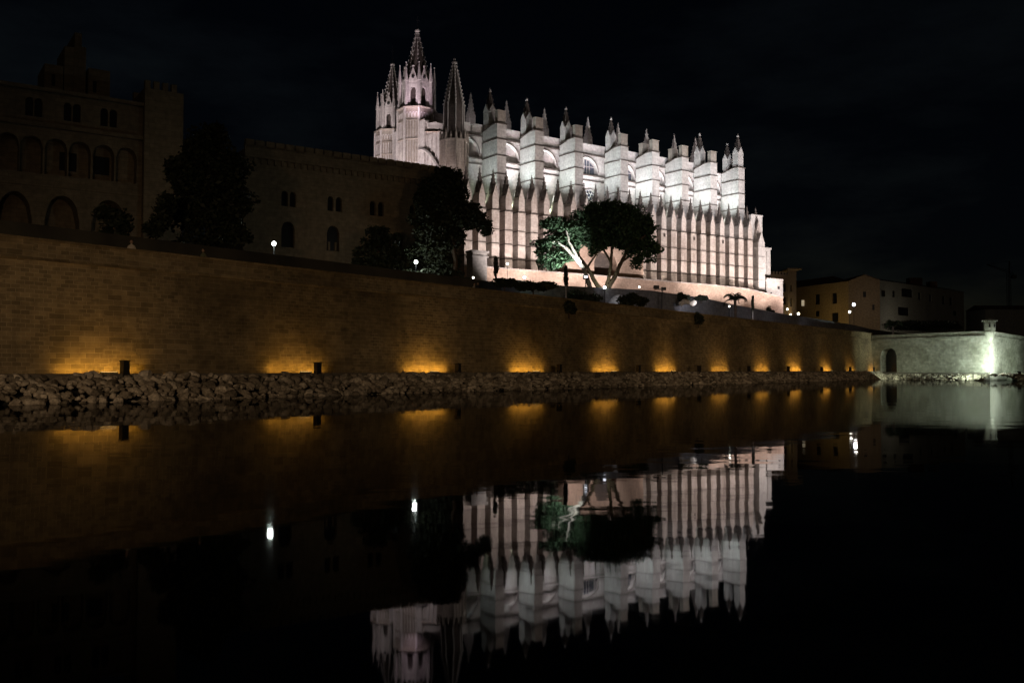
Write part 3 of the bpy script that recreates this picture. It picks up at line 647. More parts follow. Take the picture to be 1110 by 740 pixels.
# ---- west towers
def west_tower(cx, cy, rs, zt, zs, r, z_arc, z_gab, z_ap, z_cross):
    b = MB(); b.ngon(cx, cy, [(rs, z_(22)), (rs, z_(zt))], 8)
    for z, o2 in ((zs, .3), (zt - .35, .5), (zs - 9, .25), (zt - 3.5, .2)): b.ngon(cx, cy, [(rs+o2*.6, z_(z)), (rs+o2, z_(z+.15)), (rs+o2, z_(z+.38))], 8)
    to = b.build('west_tower', M['tower'], ca)
    rbm = MB(); ap_ = rs*math.cos(PI/8)
    for j in range(8):
        a = PI/8 + PI/4*j; rbm.tube([(cx+(rs+.12)*math.cos(a), cy+(rs+.12)*math.sin(a), z_(22)), (cx+(rs+.12)*math.cos(a), cy+(rs+.12)*math.sin(a), z_(zt-.36))], .34, 6)
        for q_ in (-.6, -.2, .2, .6):
            an = PI/4*j; px_, py_ = cx + (ap_+.06)*math.cos(an) - q_*rs*.38*math.sin(an), cy + (ap_+.06)*math.sin(an) + q_*rs*.38*math.cos(an)
            rbm.tube([(px_, py_, z_(24)), (px_, py_, z_(zt-3.3))], .13, 4)
        for q_ in (-.66, -.22, .22, .66):     # little pierced arches under the gallery
            an = PI/4*j; hw = rs*.38*.2
            for k in range(5):
                a0, a1 = PI*k/5, PI*(k+1)/5; pq = []
                for aa_ in (a0, a1):
                    d_ = q_*rs*.38 - math.cos(aa_)*hw; pq.append((cx + (ap_+.1)*math.cos(an) - d_*math.sin(an), cy + (ap_+.1)*math.sin(an) + d_*math.cos(an), z_(zt-2.6) + math.sin(aa_)*1.3))
                rbm.tube(pq, .1, 4)
    rbm.build('rib', M['cath'], to)
    # lantern: eight piers carrying arches, dark within
    lan = MB(); R8 = [(cx + r*math.cos(PI/8+PI/4*j), cy + r*math.sin(PI/8+PI/4*j)) for j in range(8)]
    for j in range(8):
        p, q2 = Vector((*R8[j], 0)), Vector((*R8[(j+1) % 8], 0)); e = (q2 - p); L = e.length; e.normalize(); inn = Vector((-e.y, e.x, 0))
        fm = MB(); fm.arched(0, L, z_(zt), z_(z_arc), 0, [(L/2, L*.48, z_(zt + .4), z_(z_arc - 2.3), L*.36)], .55, 8)
        lan.add([p + e*v[0] + inn*v[1] + Vector((0, 0, v[2])) for v in fm.v], fm.f)
        # gablet
        g0 = MB(); g0.prism_y([(L*.06, z_(z_arc)), (L*.94, z_(z_arc)), (L/2, z_(z_gab))], -.12, .3)
        lan.add([p + e*v[0] + inn*v[1] + Vector((0, 0, v[2])) for v in g0.v], g0.f)
        lan.ball((*(p + e*L/2).xy, z_(z_gab) + .2), .32, 6, 4)
    lan.ngon(cx, cy, [(r-.1, z_(z_arc) - .3), (r-.1, z_(z_arc))], 8)
    lo = lan.build('lantern', M['cath'], to)
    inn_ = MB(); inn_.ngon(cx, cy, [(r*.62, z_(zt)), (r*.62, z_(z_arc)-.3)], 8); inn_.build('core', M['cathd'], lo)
    for j in range(8):
        oc = MB()
        p, q2 = Vector((*R8[j], 0)), Vector((*R8[(j+1) % 8], 0)); mdl = (p+q2)/2; dirn = (mdl - Vector((cx, cy, 0))).normalized()
        k_ = mdl + dirn*.14; oc.ball((k_.x, k_.y, z_(z_arc) + (z_gab - z_arc)*.32), .42, 8, 4)
        oc.build('oculus', M['dark'], lo)
    pn = MB()
    for (x, y) in R8:
        vx, vy = (x-cx)*1.13+cx, (y-cy)*1.13+cy
        pn.loft([[(vx+q_*math.cos(PI/4+PI/2*j), vy+q_*math.sin(PI/4+PI/2*j), z) for j in range(4)] for q_, z in ((.42, z_(zt)), (.36, z_(z_arc)), (.5, z_(z_arc)+.1), (.04, z_(z_gab)+1.0))])
        pn.ball((vx, vy, z_(z_gab)+1.0), .2, 6, 4)
        for k in range(3):
            zz = z_(z_arc) + (z_gab - z_arc + .6)*(k+1)/4; pn.box(vx-.32+.06*k, vx+.32-.06*k, vy-.09, vy+.09, zz, zz+.16); pn.box(vx-.09, vx+.09, vy-.32+.06*k, vy+.32-.06*k, zz, zz+.16)
    pn.build('pinnacle', M['cath'], to)
    s_, rb_ = crocket_spire(cx, cy, r*.86, z_(z_arc), z_(z_ap) - .8, 8, .28, 12, .10, .36)
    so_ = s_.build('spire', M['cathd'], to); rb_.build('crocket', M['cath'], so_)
    fn = MB(); fn.ngon(cx, cy, [(.35, z_(z_ap)-.9), (.62, z_(z_ap)-.7), (.62, z_(z_ap)-.35), (.3, z_(z_ap))], 8); fn.build('finial', M['cath'], so_)
    xr = MB(); xr.box(cx-.05, cx+.05, cy-.05, cy+.05, z_(z_ap), z_(z_cross)); xr.box(cx-.5, cx+.5, cy-.04, cy+.04, z_(z_cross)-1.1, z_(z_cross)-.98); xr.build('cross', M['iron'], so_)
    return to
west_tower(-10.2, 24.0, 4.6, 64.7, 56.6, 3.75, 71.0, 74.6, 85.0, 88.2)
west_tower(-10.2, 37.2, 4.2, 62.1, 55.5, 3.35, 67.7, 71.2, 80.2, 84.2)
b = MB(); b.box(-8.5, -3.4, 20.6, 25.0, z_(59.8), z_(63.6)); b.box(-8.5, -3.1, 20.4, 25.0, z_(63.603), z_(64.0)); b.build('gallery', M['cathd'], ca)
# corner turret with tall plain spire
tc_ = MB(); cx, cy = -11.9, 3.4
tc_.ngon(cx, cy, [(3.05, z_(22)), (3.05, z_(53.0))], 8)
for j in range(8):
    a = PI/8 + PI/4*j; tc_.tube([(cx+3.1*math.cos(a), cy+3.1*math.sin(a), z_(22)), (cx+3.1*math.cos(a), cy+3.1*math.sin(a), z_(53.2))], .26, 5)
    for f in (.33, .67):
        a2 = PI/8 + PI/4*(j+f); rr_ = 3.05*math.cos(PI/8)/math.cos((f-.5)*PI/4) ; tc_.tube([(cx+rr_*math.cos(a2), cy+rr_*math.sin(a2), z_(40)), (cx+rr_*math.cos(a2), cy+rr_*math.sin(a2), z_(52.6))], .13, 4)
for z in (39.8, 52.6): tc_.ngon(cx, cy, [(3.35, z_(z)), (3.35, z_(z+.3))], 8)
to = tc_.build('corner_turret', M['tower'], ca)
b = MB(); b.ngon(cx, cy, [(2.35, z_(53.0)), (2.3, z_(60.6)), (.22, z_(70.2))], 8); so_ = b.build('spire', M['cathd'], to)
b = MB()
for j in range(8):
    a = PI/8 + PI/4*j; c1, s1 = math.cos(a), math.sin(a)
    b.tube([(cx+2.37*c1, cy+2.37*s1, z_(53)), (cx+2.32*c1, cy+2.32*s1, z_(60.6)), (cx+.27*c1, cy+.27*s1, z_(70.2))], .15, 5)
    for i in range(11):
        f = (i+.5)/11; rr_ = 2.3 + (.27-2.3)*f + .2; zz = z_(60.6) + 9.6*f; b.box(cx+rr_*c1-.15, cx+rr_*c1+.15, cy+rr_*s1-.15, cy+rr_*s1+.15, zz-.12, zz+.2)
b.ngon(cx, cy, [(.3, z_(70.2)), (.65, z_(70.5)), (.65, z_(70.8)), (.3, z_(71))], 8); b.ball((cx, cy, z_(71.4)), .4, 6, 4)
b.build('crocket', M['cath'], so_)
b = MB()
for j in range(16):
    a = PI/8 + PI/8*j; rr_ = 3.05 if j % 2 == 0 else 2.85; hh = 2.6 if j % 2 == 0 else 1.7
    b.loft([[(cx+rr_*math.cos(a)+q_*math.cos(PI/4+PI/2*k), cy+rr_*math.sin(a)+q_*math.sin(PI/4+PI/2*k), z) for k in range(4)] for q_, z in ((.34, z_(52.9)), (.3, z_(52.9+hh*.5)), (.03, z_(52.9+hh)))])
b.build('pinnacle', M['tower'], to)
# west front wall between the towers, with a raking flyer
b = MB(); b.box(-11.5, -9.5, 5.9, 46, z_(22), z_(57.0)); b.prism_x([(6, z_(57.003)), (20, z_(57.003)), (20, z_(60.5)), (13, z_(59.5))], -11.3, -9.7)
b.arched(5.9, 5.9, 0, 0, 0, []) 
b.build('west_front', M['cath'], ca)
b = MB()
for k in range(10):
    f0, f1_ = k/10, (k+1)/10; y0, y1 = 6.5 + 13*f0, 6.5 + 13*f1_; z0 = z_(44) + 10*math.sin(f0*PI/2); z1 = z_(44) + 10*math.sin(f1_*PI/2); b.tube([(-12, y0, z0), (-12, y1, z1)], .45, 6)
for y in (8, 10, 12, 14, 16, 18): b.box(-11.8, -11.503, y-.12, y+.12, z_(30), z_(56.8))
b.build('raking_rib', M['cath'], ca)

# ---- pink terrace wall below the cathedral
te = thing('terrace_wall', CW(30, -8, ZB), CRZ, 'pinkish stone terrace wall at the foot of the cathedral flank', 'wall')
def tloc(s, t, z): return (s - 30, t + 8, z - ZB)
b = MB(); seg = [(-16, 23.4), (20, 23.4), (60, 23.2), (72, 22.9), (86.5, 21.3)]
for (s0, z0), (s1, z1) in zip(seg[:-1], seg[1:]):
    b.add([tloc(s0,-8,8),tloc(s1,-8,8),tloc(s1,2,8),tloc(s0,2,8),tloc(s0,-8,z0),tloc(s1,-8,z1),tloc(s1,2,z1),tloc(s0,2,z0)], [(0,3,2,1),(4,5,6,7),(0,1,5,4),(1,2,6,5),(2,3,7,6),(3,0,4,7)])
b.build('wall_face', M['terrace'], te)
b = MB()
for (s0, z0), (s1, z1) in zip(seg[:-1], seg[1:]):
    b.add([tloc(s0,-8.15,z0+.003),tloc(s1,-8.15,z1+.003),tloc(s1,-7.4,z1+.003),tloc(s0,-7.4,z0+.003),tloc(s0,-8.15,z0+.3),tloc(s1,-8.15,z1+.3),tloc(s1,-7.4,z1+.3),tloc(s0,-7.4,z0+.3)], [(0,3,2,1),(4,5,6,7),(0,1,5,4),(1,2,6,5),(2,3,7,6),(3,0,4,7)])
b.build('coping', M['cathb'], te)
# small stair house at its west end
sh = thing('stair_house', CW(-13.5, -10.5, ZB), CRZ, 'small pale masonry lodge with projecting cornice at the west foot of the cathedral', 'lodge')
b = MB(); b.box(-2, 1.6, 0, 2.4, 0, 14.2); b.build('body', M['cath'], sh)
b = MB(); b.box(-2.25, 1.85, -.25, 2.4, 13.2, 13.5); b.box(-2.35, 1.95, -.35, 2.4, 14.203, 14.6); b.build('cornice', M['cath'], sh)

# ---- floodlighting of the cathedral
PK = (1.0, .89, .85); GN = (.90, 1.0, .91); WT = (1, .91, .90)
for i, s in enumerate([-6, 6, 18, 30, 43, 54, 65, 76, 88]):        # on the terrace slope, lighting the chapel wall
    spot('flank_flood', CW(s + 3, -24, 14), CW(s, -3, 34.5), 40000 * (1 if i not in (3, 4) else .3), PK, 68, .8, .5)
for i, s in enumerate([-9, -1, 7, 38, 45, 52, 59, 66, 73, 80, 88]):   # along the terrace, grazing the buttress feet
    spot('foot_flood', CW(s, -7.2, 23.9), CW(s, -3, 28.5), 1100, (1, .86, .76), 130, 1, .25)
for i, s in enumerate([2, 14, 40, 50, 60, 72, 83]):            # low lamps that graze the terrace wall
    spot('terrace_flood', CW(s, -13.0, 16.0), CW(s, -8, 21.5), 300 * rnd.uniform(.5, 1.3), (1, .68, .54), 120, 1, .3)
for i in range(8):                                                   # on the chapel roofs, up the west cheek of each buttress
    sR = MS[i] - 2.5; sL = (MS[i-1] if i else -8.3)
    w_ = sR - sL
    spot('bay_flood', CW(sL + .5, 1.0, 38.8), CW(sR, 3.2, 62), 27000, (.84, .97, .98), 78, 1, .3)
    spot('bay_flood_low', CW(sL + .8, .2, 38.6), CW(sR, 3.2, 47), 1100, (.82, 1, .74), 120, 1, .3)
    spot('bay_flood_warm', CW(sL + 4.1, -2.2, 39.0), CW(sL + w_*.5, Lb + 1, 56.5), 22000, (1, .85, .95), 50, 1, .3)
    spot('bay_flood_wall', CW(sL + w_*.5, -.6, 38.2), CW(sL + w_*.5, Lb, 46), 420, (1, .98, .84), 110, 1, .3)
    spot('nave_flood', CW(sL + w_*.3, 9.5, 58.5), CW(MS[i], 17.9, 64.5), 1500, (1, .90, .92), 90, .9, .3)
for s, e in ((28, .28), (44, .8), (60, .9), (76, .9), (90, .8)):     # far floods that reach the buttress fronts and pinnacles
    spot('far_flood', CW(s + 4, -60, 12), CW(s, 0, 56), 100000*e, WT, 38, .9, .6)
for s in (36, 56, 78):  # added distant fill from the west, evening out the buttress cheeks
    spot('west_fill', CW(s - 36, -46, 20), CW(s, 2, 54), 130000, (.90, .93, 1), 28, .9, .6)
spot('front_flood', CW(-14, -60, 12), CW(-2, 0, 58), 8000, WT, 40, .9, .6)
spot('tower_flood', CW(-44, 14, 24), CW(-11, 28, 62), 105000, (1, .86, .87), 62, .9, .6)
spot('tower_flood', CW(-24, -10, 24), CW(-9, 26, 62), 60000, (1, .84, .86), 50, .9, .5)
spot('tower_lantern', CW(-16, 15, 59), CW(-10, 24, 72), 6500, (1, .74, .92), 60, .9, .3)
spot('tower_lantern', CW(-19, 28, 57), CW(-10, 37, 69), 2500, (1, .88, .9), 60, .9, .3)
spot('east_flood', CW(93, -24, 14), CW(88, -2, 30), 13000, (1, .90, .92), 85, .9, .5)

# ================================================================== PALACE (left)
PD0 = 90.0
def pal(px): D = PD0*2011/(2011 - px); return D
OX, OY = -.555*PD0, PD0; PU = Vector((.8246, .5657, 0)); PIN = Vector((-.5657, .8246, 0))
def ps(px): p = (px-555)/FPX; return (p*OY - OX)/(.8246 - p*.5657)
def pz(px, py): return at(px, py, OY + ps(px)*.5657).z
pa = thing('palace', (OX, OY, 8.0), CRZ, 'dark unlit palace with arcaded loggia and stepped rooftop tower at far left', 'palace')
Z8 = 8.0
def panes(name, m, parent, ops, y, mg=.05, tr=None):
    for (c, w, zb, zs, r) in ops:
        b = MB(); b.quad((c-w/2-mg, y, zb-mg), (c+w/2+mg, y, zb-mg), (c+w/2+mg, y, zs+r+mg), (c-w/2-mg, y, zs+r+mg))
        if tr: b.v = [tuple(tr(v)) for v in b.v]
        b.build(name, m, parent)
sE = ps(152); b = MB(); ztop = pz(0, 90) - Z8; zc = pz(60, 139) - Z8; za = pz(60, 203) - Z8
b.quad((-60,0,-6),(0-30,0,-6),(-30,0,ztop),(-60,0,ztop))
low = [(ps(x), ps(x+19)-ps(x-19), -1, za - 3.4, 2.6) for x in (13, 65, 116)]
b.arched(-30, sE, -6, za, 0, low, 2.5, 12)
arc = [(ps(x), 2.05, za + 1.2, zc - 2.1, 1.0) for x in (4, 30, 57, 83, 109, 134)]
b.arched(-30, sE, za, zc, 0, arc, 1.4, 10)
wins = []
for x in (27, 37, 69, 79, 109, 119): wins.append((ps(x), .72, pz(75, 132) - Z8, pz(75, 116) - Z8, .35))
b.arched(-30, sE, zc, ztop, 0, wins, .4, 8)
b.quad((-60,0,ztop),(sE,0,ztop),(sE,14,ztop+1.5),(-60,14,ztop+1.5))
po_ = b.build('facade', M['palace'], pa)
panes('window', M['dark'], po_, wins, .38)
panes('loggia_recess', M['palace'], po_, arc, 1.38); panes('arch_recess', M['palace'], po_, low, 2.48)
for x0, x1 in ((63, 70), (71, 82), (102, 118)):
    b = MB(); b.quad((ps(x0), 1.3, za+2.0), (ps(x1), 1.3, za+2.0), (ps(x1), 1.3, za+3.9), (ps(x0), 1.3, za+3.9)); b.build('loggia_window', M['dark'], po_)
b = MB(); b.box(-60, sE, -.45, -.003, zc-.15, zc+.25); b.box(-60, sE, -.55, -.003, ztop-.3, ztop+.05); b.box(-60, sE, -.2, -.003, za-.1, za+.15); b.build('cornice', M['palace'], pa)
def crenel(b, s0, s1, y0, y1, z, mw=.9, mh=1.1, gap=.55, capz=.15):
    s = s0
    while s + mw <= s1 + .01: b.box(s, s+mw, y0, y1, z, z+mh); s += mw + gap
b = MB(); zt_ = pz(150, 97) - Z8; s0, s1 = ps(151), ps(193); b.box(s0, s1, -.9, 5, -6, zt_); crenel(b, s0, s1, -.95, -.35, zt_, .55, .8, .35); crenel(b, s0, s1, 4.4, 5, zt_, .55, .8, .35); b.build('corner_tower', M['palace'], pa)
b = MB(); yb = 2.0
for x0, x1, yt in ((46, 67, 63), (68, 79, 44), (79, 87, 29), (87, 92, 45), (95, 119, 68)):
    b.box(ps(x0), ps(x1)-.01, yb, yb+5, ztop-.5, pz(x0, yt) - Z8)
rt = b.build('rooftop_tower', M['palace'], pa)
b = MB(); b.box(ps(54), ps(58), yb-.02, yb, ztop+1, ztop+2.2); b.box(ps(100), ps(104), yb-.02, yb, ztop+1, ztop+2.2); b.build('slit_window', M['dark'], rt)

# crenellated wing
wg = thing('palace_wing', (OX + PU.x*ps(262), OY + PU.y*ps(262), 8.0), CRZ, 'dark ochre palace wing with crenellated top and paired arched windows', 'palace')
so0 = ps(262); wz = pz(370, 176) - Z8; sR = ps(478) - so0
wx = lambda px: ps(px) - so0
b = MB(); up = []
for x in (307, 316, 357, 366, 403, 412, 446, 453): up.append((wx(x), .78, pz(360, 229)-Z8, pz(360, 217)-Z8, .45))
lowz = pz(360, 250) - Z8; lo_ = [(wx(x), 1.6, pz(360, 272)-Z8, pz(360, 253)-Z8, .9) for x in (311, 360, 430)]
b.arched(0, sR, lowz + 1.6, pz(360, 200)-Z8, 0, up, .4, 8)
b.arched(0, sR, -6, lowz + 1.6, 0, lo_, .5, 8)
b.quad((0, 0, pz(360, 200)-Z8), (sR, 0, pz(360, 200)-Z8), (sR, 0, wz), (0, 0, wz)); b.quad((0, 0, wz), (sR, 0, wz), (sR, 12, wz), (0, 12, wz))
b.quad((sR, 0, -6), (sR, 12, -6), (sR, 12, wz), (sR, 0, wz)); b.quad((0, 12, -6), (0, 0, -6), (0, 0, wz), (0, 12, wz))
fo = b.build('facade', M['palace'], wg)
panes('window', M['dark'], fo, up, .38)
panes('lower_window', M['dark'], fo, lo_, .48)
for x0 in (356, 363): b = MB(); b.box(wx(x0), wx(x0+2), .3, .46, pz(360, 271)-Z8, pz(360, 262)-Z8); b.build('curtain', M['palace'], fo)
b = MB(); b.box(0, sR, -.35, -.003, wz - .9, wz + .25); s = .3
while s < sR: b.box(s, s+.25, -.3, -.003, wz-1.5, wz-.903); s += .8
b.build('corbel_table', M['palace'], wg)
b = MB(); crenel(b, 0.1, sR, -.35, .15, wz + .253, .98, .85, .2); b.build('merlon', M['palace'], wg)
b = MB(); b.box(0, sR, -.35, .12, wz+.253, wz+.5); b.build('parapet', M['palace'], wg)

# ================================================================== FAR HOUSES (right)
def house_wall(parent, A, B, z0, z1, ops, m, om, gable=None, depth=.35, name='wall'):
    """a wall from A to B seen by the camera, with openings as (pixel x0, x1, y0, y1)"""
    dx = (B - A); dx.z = 0; L = dx.length; dx.normalize(); inn = Vector((-dx.y, dx.x, 0)); O = parent.location
    def k(px): p = (px-555)/FPX; return (p*A.y - A.x)/(dx.x - p*dx.y)
    w = MB(); rows = {}; PN = []
    for (x0, x1, y0, y1, row) in ops:
        s0, s1 = k(x0), k(x1); D = A.y + dx.y*(s0+s1)/2; zt = at(x0, y0, D).z; zb = at(x0, y1, D).z
        rows.setdefault(row, []).append(((s0+s1)/2, s1-s0, zb, zt, 0))
    rk = sorted(rows); zz = z0
    for i, r in enumerate(rk):
        mx_ = max(o[3] for o in rows[r]); top = z1 if i == len(rk)-1 else (mx_ + min(o[2] for o in rows[rk[i+1]]))/2
        w.arched(0, L, zz, top, 0, rows[r], depth, 2); PN.append(rows[r]); zz = top
    if not rk: w.quad((0,0,z0),(L,0,z0),(L,0,z1),(0,0,z1))
    if gable: w.add([(0, 0, z1), (L, 0, z1), (L*gable[0], 0, gable[1])], [(0, 1, 2)])
    tr = lambda v: A + dx*v[0] + inn*v[1] - O + Vector((0, 0, v[2] - A.z))
    w.v = [tuple(tr(v)) for v in w.v]; wo_ = w.build(name, m, parent)
    for rr_ in PN: panes('window', om, wo_, rr_, depth - .02, .05, tr)
    return k
HA, HBp, HC, HD = at(863, 350, 325), at(920, 350, 300), at(954, 350, 297), at(1045, 350, 340)
hs = thing('town_house', at(930, 352, 300), 0, 'ochre town house with low gable and dim windows, lamps on its front', 'house')
for p in (HA, HBp, HC, HD): p.z = 0
zr = at(920, 305.5, 300).z
house_wall(hs, HA, HBp, 8, at(885, 309, 315).z, [(884, 889, 319, 330, 1), (902.5, 907.5, 317.5, 329, 1), (884, 888.5, 337, 343, 0), (902, 909, 339, 349, 0)], M['house'], M['dark'])
house_wall(hs, HBp, HC, 8, at(937, 304, 298).z, [(936, 939.5, 316, 322, 1), (946, 948.5, 330, 336, 0)], M['house'], M['dark'], (.5, at(937, 297.5, 298).z))
house_wall(hs, HC, HD, 8, at(990, 308.5, 312).z, [(956, 960, 314.5, 321.5, 1), (968, 971, 315, 322, 1), (978, 990, 313, 322, 1), (996, 999, 317, 325, 1), (1008, 1010.5, 319, 327, 1), (1022, 1025, 321, 330, 1), (1030, 1033, 322, 331, 1), (974, 986, 333, 342, 0), (1034, 1038, 337, 342, 0)], M['house2'], M['dark'])
b = MB(); O = hs.location; zz = at(885, 309, 315).z; zg = at(937, 297.5, 298).z; z3 = at(990, 308.5, 312).z; zq = at(937, 304, 298).z
inn = Vector((.1, 1, 0)); tl = lambda p, z, dy=0: (p.x - O.x, p.y - O.y + dy, z - O.z)
mid = (HBp + HC)/2
b.add([tl(HA, zz, -.5), tl(HBp, zz, -.5), tl(HBp, zz+3, 14), tl(HA, zz+3, 14)], [(0,1,2,3)])
b.add([tl(HBp, zq+.1, -.4), tl(mid, zg+.15, -.4), tl(mid, zg+.15, 20), tl(HBp, zq+.1, 20)], [(0,1,2,3)])
b.add([tl(mid, zg+.15, -.4), tl(HC, zq+.1, -.4), tl(HC, zq+.1, 20), tl(mid, zg+.15, 20)], [(0,1,2,3)])
b.add([tl(HC, z3, -.6), tl(HD, z3, -.6), tl(HD, z3+2.2, 12), tl(HC, z3+2.2, 12)], [(0,1,2,3)])
for (x, y, w_, h_) in ((993, 301, 14, 6), (1012, 305, 8, 5)):
    p = at(x, y, 325); b.box(p.x-O.x-w_*.16, p.x-O.x+w_*.16, p.y-O.y, p.y-O.y+3, p.z-O.z-4, p.z-O.z)
b.build('roof', M['roof'], hs)
b = MB(); p = at(871, 328.5, 321.3); b.box(p.x-O.x-.8, p.x-O.x+.5, p.y-O.y-.5, p.y-O.y-.3, p.z-O.z-1.0, p.z-O.z+1.0); b.build('lit_window', M['lit'], hs)
# brick tower house between cathedral and town house
th = thing('brick_tower_house', at(850, 345, 285), 0, 'narrow dark brick house with crenellated roofline right beside the cathedral', 'house')
T0, T1, T2 = at(834, 345, 282), at(854, 345, 285), at(863.5, 345, 290)
for p in (T0, T1, T2): p.z = 0
house_wall(th, T0, T1, 8, at(845, 297.5, 284).z, [(849, 852.5, 307, 316, 1), (849, 852.5, 322, 330, 0)], M['house'], M['dark'])
house_wall(th, T1, T2, 8, at(858, 293, 288).z, [(857, 859, 309, 316, 1), (857, 859, 323, 332, 0)], M['house'], M['dark'])
b = MB(); O = th.location; zz = at(845, 297.5, 284).z
for i in range(6):
    p = T0 + (T1-T0)*(i+.15)/6; b.box(p.x-O.x, p.x-O.x+.55, p.y-O.y-.05, p.y-O.y+.4, zz-O.z, zz-O.z+.8)
zz = at(858, 293, 288).z; b.box(T1.x-O.x, T2.x-O.x+.15, T1.y-O.y-.2, T2.y-O.y+5, zz-O.z, zz-O.z+.35)
b.build('merlon', M['house'], th)
# low dark range at the far right, crane behind
lr = thing('low_building', at(1080, 345, 330), 0, 'long low dark building behind the sentry box at the right edge', 'building')
b = MB(); O = lr.location; p0, p1 = at(1046, 345, 345), at(1175, 345, 330); z1 = at(1080, 336, 335).z
b.box(p0.x-O.x, p1.x-O.x, 0, 14, 7-O.z, z1-O.z); b.build('body', M['house2'], lr)
b = MB(); b.add([(p0.x-O.x-.5, -.5, z1-O.z+.003), (p1.x-O.x, -.5, z1-O.z+.003), (p1.x-O.x, 7, z1-O.z+1.8), (p0.x-O.x-.5, 7, z1-O.z+1.8), (p1.x-O.x, 14, z1-O.z+.003), (p0.x-O.x-.5, 14, z1-O.z+.003)], [(0,1,2,3),(3,2,4,5)]); b.build('roof', M['roof'], lr)
cr = thing('crane', at(1094, 345, 420), 0, 'faint dark tower crane silhouette against the night sky at right', 'crane')
O = cr.location; b = MB(); top = at(1094, 283, 420) - O; jb = at(1094, 296, 420) - O
for dx in (-.6, .6):
    for dy in (-.6, .6): b.tube([(dx, dy, -10), (dx, dy, jb.z)], .12, 4)
for i in range(18):
    zA = -10 + (jb.z+10)*i/18; zB2 = -10 + (jb.z+10)*(i+1)/18; b.tube([(-.6, -.6, zA), (.6, -.6, zB2)], .08, 4)
b.build('mast', M['iron'], cr)
b = MB(); tip = at(1070, 287, 420) - O; tail = at(1099, 298, 420) - O
for dz in (0, .9): b.tube([tip + Vector((0, 0, dz*.3)), jb + Vector((0, 0, dz)), tail + Vector((0, 0, dz*.5))], .12, 4)
b.tube([tip, top, tail], .06, 4); b.box(tail.x-1, tail.x+1, tail.y-.6, tail.y+.6, tail.z-1.6, tail.z); b.build('jib', M['iron'], cr)
b = MB(); b.tube([jb, top], .3, 4); b.build('mast_head', M['iron'], cr)

# ================================================================== VEGETATION
def leaves(mb, c, rad, n, size, r, shell=.55):
    for _ in range(n):
        while True:
            v = Vector((r.uniform(-1, 1), r.uniform(-1, 1), r.uniform(-1, 1)))
            if .02 < v.length <= 1: break
        v = v.normalized() * (shell + (1-shell)*r.random()**.6) * r.uniform(.86, 1.08)
        p = Vector((c[0]+v.x*rad[0], c[1]+v.y*rad[1], c[2]+v.z*rad[2])); s = size*r.uniform(.6, 1.5)
        a = Vector((r.gauss(0,1), r.gauss(0,1), r.gauss(0,.6))).normalized(); b_ = a.cross(Vector((r.gauss(0,1), r.gauss(0,1), r.gauss(0,1)))).normalized()
        mb.add([p - a*s, p + b_*s*.55, p + a*s, p - b_*s*.55], [(0,1,2,3)])
def crown(name, blobs, D, mat, parent, seed, size=.22, dens=9.0, depthk=1.0, sub=9):
    """blobs in photo pixels (x, y, rx, ry, dD): each is broken into many small clumps set through its volume"""
    r = random.Random(seed); mb = MB(); O = parent.location
    for (px, py, rx, ry, dD) in blobs:
        c = at(px, py, D + dD); k = (D + dD)/FPX; R = Vector((rx*k, max(rx, ry)*k*depthk, ry*k))
        nc = int(sub * max(1, (rx*ry)/220))
        for i in range(nc):
            v = Vector((r.gauss(0,1), r.gauss(0,1), r.gauss(0,1))).normalized() * r.uniform(.35, .93)
            f = r.uniform(.16, .42); rr_ = Vector((R.x*f, R.y*f, R.z*f)) + Vector((.3, .3, .25))
            q_ = c + Vector((v.x*R.x, v.y*R.y, v.z*R.z)) - O
            leaves(mb, q_, rr_, int(dens*rr_.x*rr_.z*14/ (size/.22)**2), size, r, .35)
    return mb.build(name, mat, parent)
def limb(pts, D, r0, r1, O, dDs=None, n=7):
    P = [at(x, y, D + (dDs[i] if dDs else 0)) - O for i, (x, y) in enumerate(pts)]
    Q = []; 
    for i in range(len(P)-1):
        for k in range(4): Q.append(P[i].lerp(P[i+1], k/4) + Vector((rnd.uniform(-.05, .05), 0, rnd.uniform(-.05, .05))))
    Q.append(P[-1]); m = MB(); m.tube(Q, [r0 + (r1-r0)*i/(len(Q)-1) for i in range(len(Q))], n); return m
# the big pine
DP = 119.0
pine = thing('pine_tree', at(656, 326, DP), 0, 'big umbrella pine in front of the cathedral, its left branch lit white and green', 'tree')
O = pine.location
t = limb([(656, 334), (656, 324), (654, 316)], DP, .55, .48, O); t2 = limb([(654, 318), (645, 305), (637, 290), (628, 278), (622, 262)], DP, .34, .14, O)
t.add(t2.v, t2.f)
for pts_, r0, r1, dd_ in (([(655, 316), (660, 303), (662, 288), (664, 262), (660, 240)], .30, .12, [0,0,0,.5,1]), ([(657, 316), (667, 300), (673, 285), (681, 268), (700, 255)], .36, .14, [0,0,-.5,-1,-2]), ([(662, 285), (650, 262), (640, 245)], .16, .08, [0, 1, 2]), ([(673, 285), (690, 272), (706, 268)], .16, .07, None), ([(637, 290), (650, 270), (655, 250)], .15, .07, None)):
    x = limb(pts_, DP, r0, r1, O, dd_); t.add(x.v, x.f)
t.build('trunk', M['bark'], pine)
x = limb([(640, 312), (637, 303), (633, 292), (626, 283), (613, 268)], DP, .30, .2, O, [-2, -2, -2, -2, -2.2]); y = limb([(633, 292), (627, 280), (617, 262), (614, 250)], DP, .24, .1, O, [-2, -2.2, -2.5, -2.5]); x.add(y.v, y.f)
y = limb([(613, 268), (604, 262), (594, 263)], DP, .13, .06, O, [-2.2, -2.4, -2.6]); x.add(y.v, y.f)
x.build('leaning_branch', M['barkp'], pine)  # paler bark than the trunk: the floodlit white is put into its colour
